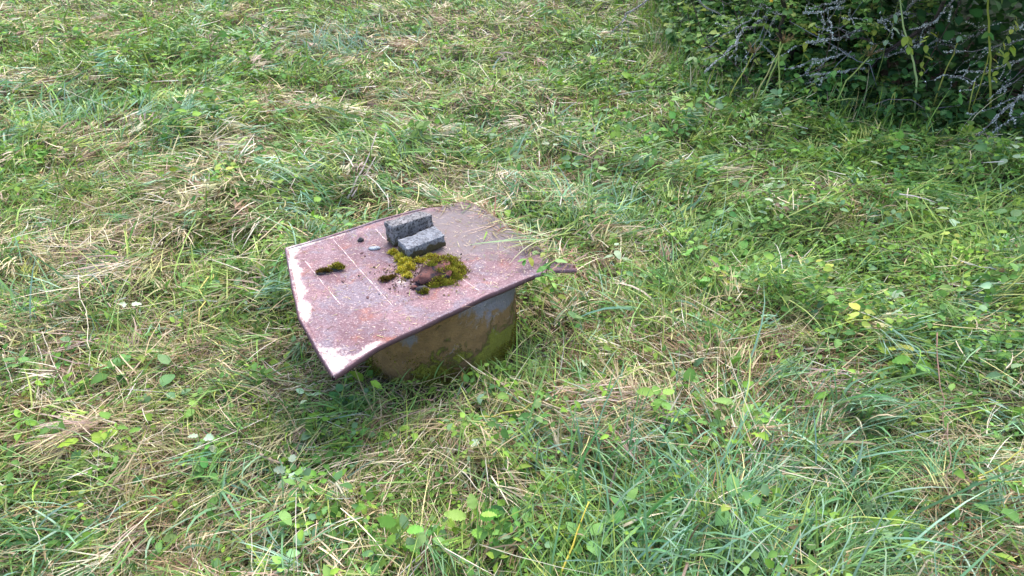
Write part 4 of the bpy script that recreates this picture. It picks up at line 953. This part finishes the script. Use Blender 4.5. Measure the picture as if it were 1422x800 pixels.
    def ternate(x, y, z, sz, cols, up=.1):
        n = len(x); base = rng.random(n) * 6.28; C = pick(cols, n, .2); ps = []
        for j in range(3):
            az = base + (j - 1) * 1.45; P = np.stack([x + np.sin(az) * sz * .12, y + np.cos(az) * sz * .12, z], 1)
            ps.append(leaves(P, sz * (1.1 if j == 1 else .85), az, rng.normal(up, .3, n) - .25, rng.normal(0, .35, n), C, rng.uniform(1.0, 1.4, n)))
        return join(ps)
    # understorey of dark bramble and nettle leaves
    br = empty('bramble_bush', (2.6, 5.3, gz1(2.6, 5.3))); tag(br, 'dark green bramble leaves filling the shaded foot of the thicket', 'bush')
    x, y, b = sample_in(4200, -.1, 1.1, x1=2.5, pw=.8); z = gz(x, y) + rng.random(len(x)) ** 1.3 * (.12 + .4 * np.clip(b + .15, 0, .8)) + .02
    k_ = (x > 2.0) | (rng.random(len(x)) < .12); x, y, z = x[k_], y[k_], z[k_]
    q = ternate(x, y, z, rng.uniform(.04, .075, len(x)), DARK); bl = np.array(tuple(br.location))
    o = link('leaf_mass', np_mesh('bramble_leaves', q[0] - bl, q[1], q[2]), M_leaf); o.parent = br; tag(o, kind='stuff')
    M_cane = stone_mat('bramble_cane', (72, 50, 50), (104, 76, 70), (60, 70, 44), 40.0)
    for i in range(34):
        x, y, b = sample_in(1, .05, .9); p = Vector((x[0], y[0], gz1(x[0], y[0]) - .01)); e = p + Vector((random.gauss(-.15, .3), random.gauss(-.2, .25), random.uniform(.3, 1.0)))
        pts = wobble(p, e, 6, .05, -.05); o = link('cane', np_mesh('cane', *tube([t - Vector(bl) for t in pts], [.0045 - .0004 * j for j in range(7)], 5)[:2]), M_cane); o.parent = br
    # individually built leaves on the front of the bramble
    LMB = leaf_mesh('leaf_bramble', wid=.72, teeth=1, n=10); LMB.materials.append(foliage_mat('leaf_bramble', .25, .5, .35, fixed=lin(78, 122, 58)))
    k = 0
    while k < 210:
        x, y, b = sample_in(1, -.04, .5, x0=1.95, x1=1.6); az = random.uniform(2.2, 4.6); z = gz1(x[0], y[0]) + random.uniform(.05, .2 + .9 * max(b[0], 0))
        for j in range(3):
            lf = bpy.data.objects.new('leaf', LMB); col.objects.link(lf); lf.parent = br; s = random.uniform(.04, .07); a = az + (j - 1) * 1.3
            lf.location = Vector((x[0], y[0], z)) - br.location; lf.rotation_euler = (random.gauss(-.35, .25), random.gauss(0, .25), a); lf.scale = (s, s, s); k += 1
    # green briar on the left shoulder of the thicket with small paired leaflets
    rb = empty('briar_bush', (1.75, 6.3, gz1(1.75, 6.3))); rl = np.array(tuple(rb.location)); tag(rb, 'fresh green briar bush with small leaflets and a yellow hip beside the grass', 'bush')
    parts = []; M_br = stone_mat('briar_cane', (84, 96, 52), (116, 116, 66), (92, 66, 54), 40.0)
    for i in range(120):
        t = random.random(); bx, by = np.array([1.75, 8.2]) * (1 - t) + np.array([2.4, 5.5]) * t if random.random() < .7 else (random.uniform(1.6, 2.6), random.uniform(5.5, 6.6))
        p = Vector((bx + random.uniform(.1, .5), by + random.uniform(0, .5), 0)); p.z = gz1(p.x, p.y); e = p + Vector((random.gauss(-.2, .22), random.gauss(-.3, .25), random.uniform(.2, 1.1)))
        pts = wobble(p, e, 8, .04, -.1); o = link('cane', np_mesh('cane', *tube([q - rb.location for q in pts], [.004 - .0003 * j for j in range(9)], 5)[:2]), M_br); o.parent = rb
        for q in range(30):
            f = random.uniform(.2, 1) * 8; j = min(int(f), 7); c = pts[j].lerp(pts[j + 1], f - j); az = random.uniform(0, 6.28); dv = Vector((math.sin(az), math.cos(az), -.15)); n = 7
            s = np.linspace(.015, .085, 4); P, A = [], []
            for m in range(4):
                for sg in (-1, 1):
                    P.append(tuple(c + dv * s[m])); A.append(az + sg * 1.15 * (1 if m < 3 else .2))
            cc = np.repeat(pick(MIDG if random.random() < .8 else DARK[2:], 1), 8, 0)
            parts.append(leaves(np.array(P), rng.uniform(.026, .044, 8), np.array(A), rng.normal(-.1, .25, 8), rng.normal(0, .3, 8), cc, 1.15))
    x, y, b = sample_in(2600, -.03, .9, x1=-.1, pw=.5); k_ = x < 2.3; x, y, b = x[k_], y[k_], b[k_]; z = gz(x, y) + .03 + rng.random(len(x)) * (.15 + .6 * np.clip(b + .1, 0, .8))
    parts.append(ternate(x, y, z, rng.uniform(.04, .07, len(x)), MIDG + DARK[:3]))
    q = join(parts); o = link('leaf_mass', np_mesh('briar_leaves', q[0] - rl, q[1], q[2]), M_leaf); o.parent = rb; tag(o, kind='stuff')
    hm, t, b_ = new_mat('hip'); b_.inputs['Base Color'].default_value = (*lin(232, 180, 40), 1); b_.inputs['Roughness'].default_value = .35
    hp_ = rough_mesh('hip', (.022, .022, .028), 'blob', 3, amp=.03); o = link('hip', hp_, hm); hw = pxy(1071, 3, 5.45); o.parent = rb; o.location = hw - rb.location
    # canopy above: the living shrubs of the hedge
    hb = empty('hedge_shrub', (3.6, 6.2, gz1(3.6, 6.2))); hl = np.array(tuple(hb.location)); tag(hb, 'tall dense shrub whose dark leafy crown overhangs the thicket', 'shrub')
    x, y, b = sample_in(26000, -.4, 3.2, x1=5.0, pw=.25); n = len(x); lo = .8 - .3 * np.clip(b, -.4, 0) / .4 + .1 * np.clip(b, 0, 1); z = lo + rng.random(n) ** .8 * (np.clip(.9 + b * 1.6, .35, 2.4))
    clump = (vnoise(x * 1.0 + z * .7, y + z * .9, .28, 33) > .3) & ((b > 0) | (x > 2.3)); clump &= (x > 2.1) | (b > .5) & (rng.random(len(x)) < .5); x, y, z = x[clump], y[clump], z[clump]; n = len(x)
    q = leaves(np.stack([x, y, z], 1), rng.uniform(.05, .095, n), rng.random(n) * 6.28, rng.normal(-.2, .5, n), rng.normal(0, .5, n), pick(DARK + MIDG[:2], n, .2), rng.uniform(1, 1.4, n))
    x, y, b = sample_in(26000, .55, 4.6, x1=4.6, pw=.15); n = len(x); z = gz(x, y) + rng.random(n) * 1.15
    k_ = (x > 2.1) | (b > .9); x, y, z = x[k_], y[k_], z[k_]; n = len(x)
    q2 = leaves(np.stack([x, y, z], 1), rng.uniform(.06, .11, n), rng.random(n) * 6.28, rng.normal(-.2, .5, n), rng.normal(0, .5, n), pick(DARK[:4], n, .2), 1.2)
    q = join([q, q2]); o = link('crown', np_mesh('hedge_crown', q[0] - hl, q[1], q[2]), M_leaf); o.parent = hb; tag(o, kind='stuff')
    M_wood = stone_mat('hedge_wood', (58, 48, 42), (88, 74, 64), (40, 34, 30), 60.0)
    for i in range(26):
        x, y, b = sample_in(1, .4, 2.2, x1=5.5); p = Vector((x[0], y[0], gz1(x[0], y[0]) - .02)); e = p + Vector((random.gauss(-.2, .4), random.gauss(-.2, .4), random.uniform(1.2, 2.2)))
        o = link('trunk', np_mesh('trunk', *tube([t_ - hb.location for t_ in wobble(p, e, 7, .03)], [.02 - .0016 * j for j in range(8)], 6)[:2]), M_wood); o.parent = hb
    # tall unmown grass along the edge of the thicket
    x, y, b = sample_in(2400, -.25, .35, x1=.4, pw=.3); n = len(x); L = rng.gamma(4, .036, n) + .05
    C = np.where((rng.random(n) < .3)[:, None], pick(HAY, n), pick(GREEN, n))
    q = blades(flat_xyz(x, y, -.005), L, rng.uniform(.004, .008, n), rng.random(n) * 6.28, np.abs(rng.normal(.1, .3, n)), rng.uniform(.2, 1.2, n), C, 4)
    tag(link('tall_grass', np_mesh('tall_grass', *q), M_grass), 'taller unmown grass fringe at the foot of the thicket', 'grass', kind='stuff')
    # thin grey and purple dead twigs tangled in the shade
    tw = empty('twig_tangle', (2.6, 5.5, gz1(2.6, 5.5))); tl = np.array(tuple(tw.location)); tag(tw, 'tangle of thin bare purplish twigs deep in the thicket', 'twigs')
    ps = []
    for i in range(190):
        x, y, b = sample_in(1, .12, .95); p = Vector((x[0], y[0], gz1(x[0], y[0]) + random.uniform(0, .55))); e = p + Vector((random.gauss(-.1, .28), random.gauss(-.05, .2), random.gauss(.02, .16)))
        c = np.array(lin(*random.choice([(104, 88, 96), (128, 116, 122), (150, 150, 160), (90, 70, 74)]))); ps.append(tube(wobble(p, e, 5, .04), [.0035, .003, .0026, .0022, .0018, .001], 4, c))
    q = join(ps); o = link('twig_mass', np_mesh('twigs', q[0] - tl, q[1], q[2]), M_vcol); o.parent = tw; tag(o, kind='stuff')
    # cut and leaning green stalks at the foot of the thicket
    def stalk(pts, rad, rgb, lab, Y, leaf=None, head=False, name='tall_stalk'):
        P = [pxy(u, v, yy) for (u, v, yy) in [(u, v, Y + dy) for (u, v, dy) in pts]]; b = Vector((P[0].x, P[0].y, gz1(P[0].x, P[0].y))); P[0].z = b.z - .01
        root = empty(name, b); tag(root, lab, 'stalk', 'tall stalks at the foot of the thicket'); f = []
        for a, c in zip(P[:-1], P[1:]): f += wobble(a, c, 4, .012)[:-1]
        f.append(P[-1]); V, T, C = tube([q - b for q in f], [rad * (1 - .35 * i / len(f)) for i in range(len(f))], 6, lin(*rgb))
        o = link('stem', np_mesh('stem', V, T, C), M_vcol); o.parent = root
        if leaf:
            for (i, s, kind) in leaf:
                for j in range(3):
                    lf = bpy.data.objects.new('leaf', LM[kind]); col.objects.link(lf); lf.parent = root; lf.location = f[min(i, len(f) - 1)] - b; lf.rotation_euler = (-.7, random.gauss(0, .3), 2.6 + j * 1.2); lf.scale = (s, s, s)
        if head:                                     # dry brown umbel
            ps = []; tip = f[-1] - b
            for j in range(26):
                d = Vector((random.gauss(0, .5), random.gauss(0, .5), random.uniform(.1, .9))).normalized() * random.uniform(.04, .09); ps.append(tube([tip, tip + d * .6, tip + d], [.0014, .0011, .0016], 3, lin(140, 112, 74)))
            q = join(ps); o = link('seed_head', np_mesh('seed_head', *q), M_vcol); o.parent = root
    YG, TAN = (154, 164, 88), (176, 166, 110)
    stalk([(1045, 158, 0), (1062, 128, .02), (1082, 75, .05), (1088, 60, .05)], .0062, YG, 'pale green cut stalk leaning inward, left one of a leaning pair', 5.05, head=True)
    stalk([(1036, 156, 0), (1065, 105, .02), (1084, 66, .05)], .0055, TAN, 'tan stalk leaning beside the pale green pair', 5.08)
    stalk([(1087, 164, 0), (1083, 125, 0), (1081, 90, .03), (1084, 58, .05)], .006, YG, 'upright pale green stalk meeting the leaning pair at its top', 5.0)
    stalk([(1006, 152, 0), (1020, 120, .02), (1036, 94, .05), (1046, 74, .05)], .005, (160, 158, 76), 'yellowish stalk with a dark withered top under the lichened branch', 5.15, head=True)
    stalk([(1157, 165, 0), (1162, 140, 0), (1175, 112, .03), (1195, 92, .06), (1208, 78, .08)], .0055, YG, 'curved green stalk topped by a brown umbel', 4.95, head=True)
    stalk([(1278, 143, 0), (1273, 110, 0), (1262, 65, .02), (1254, 35, .03), (1250, -5, .05)], .0075, (172, 184, 120), 'thick pale green stalk with yellow-green leaves hanging', 4.95, leaf=[(10, .075, 'yellow'), (8, .06, 'yellow')])
    stalk([(1294, 150, 0), (1308, 112, .02), (1325, 75, .05), (1333, 50, .06)], .0055, (150, 148, 70), 'thin olive stalk crossing in front of the dark gap', 4.9, leaf=[(14, .05, 'pale')])
    stalk([(1390, 143, 0), (1374, 105, 0), (1374, 60, 0), (1372, 0, .02), (1370, -20, .02)], .0075, (150, 152, 66), 'tallest olive stalk with forked thin branches', 4.75, leaf=[(9, .06, 'ovate')], head=True)
    stalk([(1362, 115, 0), (1368, 95, 0), (1376, 60, .02)], .004, (150, 152, 66), 'short olive stalk joining the tallest stalk', 4.75)
    stalk([(1285, 113, .5), (1298, 75, .5), (1305, 35, .5)], .005, (120, 124, 52), 'shaded olive stalk deep behind the thick pale stalk', 5.0)
    stalk([(1354, 147, 0), (1354, 112, 0)], .005, (168, 170, 84), 'short cut yellow-green stub between the tall stalks', 4.75)
    stalk([(1242, 168, 0), (1240, 150, 0), (1243, 128, 0)], .0045, (168, 170, 84), 'short cut stub before the dark gap', 4.85)
    stalk([(1230, 168, 0), (1237, 142, 0), (1241, 130, 0)], .0045, (168, 170, 84), 'slanting cut stub next to the dark gap', 4.85)
    stalk([(1056, 120, .3), (1055, 90, .3), (1057, 55, .3)], .004, (110, 130, 60), 'thin dark green stalk behind the leaning pair', 5.4)
    # broad yellow-green sprays hanging in front of the dark
    def spray(u, v, Y, kind, n, s, lab):
        c = pxy(u, v, Y); p = Vector((c.x + .05, c.y + .15, gz1(c.x, c.y))); root = empty('leafy_shoot', p); tag(root, lab, 'shoot', 'leafy shoots on the front of the thicket')
        pts = wobble(p, c, 7, .03, -.04); o = link('stem', np_mesh('stem', *tube([q - p for q in pts], [.003 - .0002 * i for i in range(8)], 5)[:2]), M_stem); o.parent = root
        for i in range(n):
            f = 3 + 4 * (i + 1) / n; j = min(int(f), 6); a = pts[j].lerp(pts[j + 1], f - j); lf = bpy.data.objects.new('leaf', LM[kind]); col.objects.link(lf); lf.parent = root
            z = random.uniform(2.0, 4.6) if i % 2 else random.uniform(1.2, 5.2); k = s * random.uniform(.75, 1.15); lf.location = a - p; lf.rotation_euler = (random.gauss(-.5, .3), random.gauss(0, .3), z); lf.scale = (k, k, k)
    for a in ((1162, 95, 5.05, 'ovate', 10, .06, 'rounded green leafy shoot beside the curved umbel stalk'), (1130, 30, 5.3, 'yellow', 8, .06, 'yellow-green shoot under the upper lichened limb'), (1215, 30, 5.1, 'yellow', 5, .05, 'small yellowish shoot in front of the long limbs'),
              (1290, 45, 5.0, 'yellow', 9, .055, 'yellow-green shoot hanging behind the thick pale stalk'), (1400, 20, 4.8, 'yellow', 12, .06, 'yellowing shoot above the low lichened limb'), (1410, 60, 4.7, 'yellow', 9, .06, 'second yellowing shoot above the low lichened limb'),
              (1330, 130, 4.75, 'ovate', 6, .055, 'small bright shoot at the foot of the thick stalk'), (960, 80, 5.9, 'ovate', 14, .08, 'bright three-leaved shoot on the grass side of the thicket'), (930, 40, 6.6, 'dark', 14, .08, 'dark leafy shoot at the outer corner of the thicket'), (1245, 8, 5.0, 'pale', 4, .06, 'pale withered leaf pair on a shoot above the limbs'),
              (1010, 20, 5.9, 'ovate', 14, .06, 'green shoot over the drooping lichened branch'), (1345, 175, 4.5, 'lobed', 6, .09, 'bright lobed leaf shoot in front of the sloping limb')): spray(*a)
thicket()
for o in bpy.data.objects:
    if o.type == 'MESH' and not o.data.materials: o.data.materials.append(M_vcol)
print('TRIS', sum(len(m.polygons) for m in bpy.data.meshes), 'OBJ', len(bpy.data.objects))
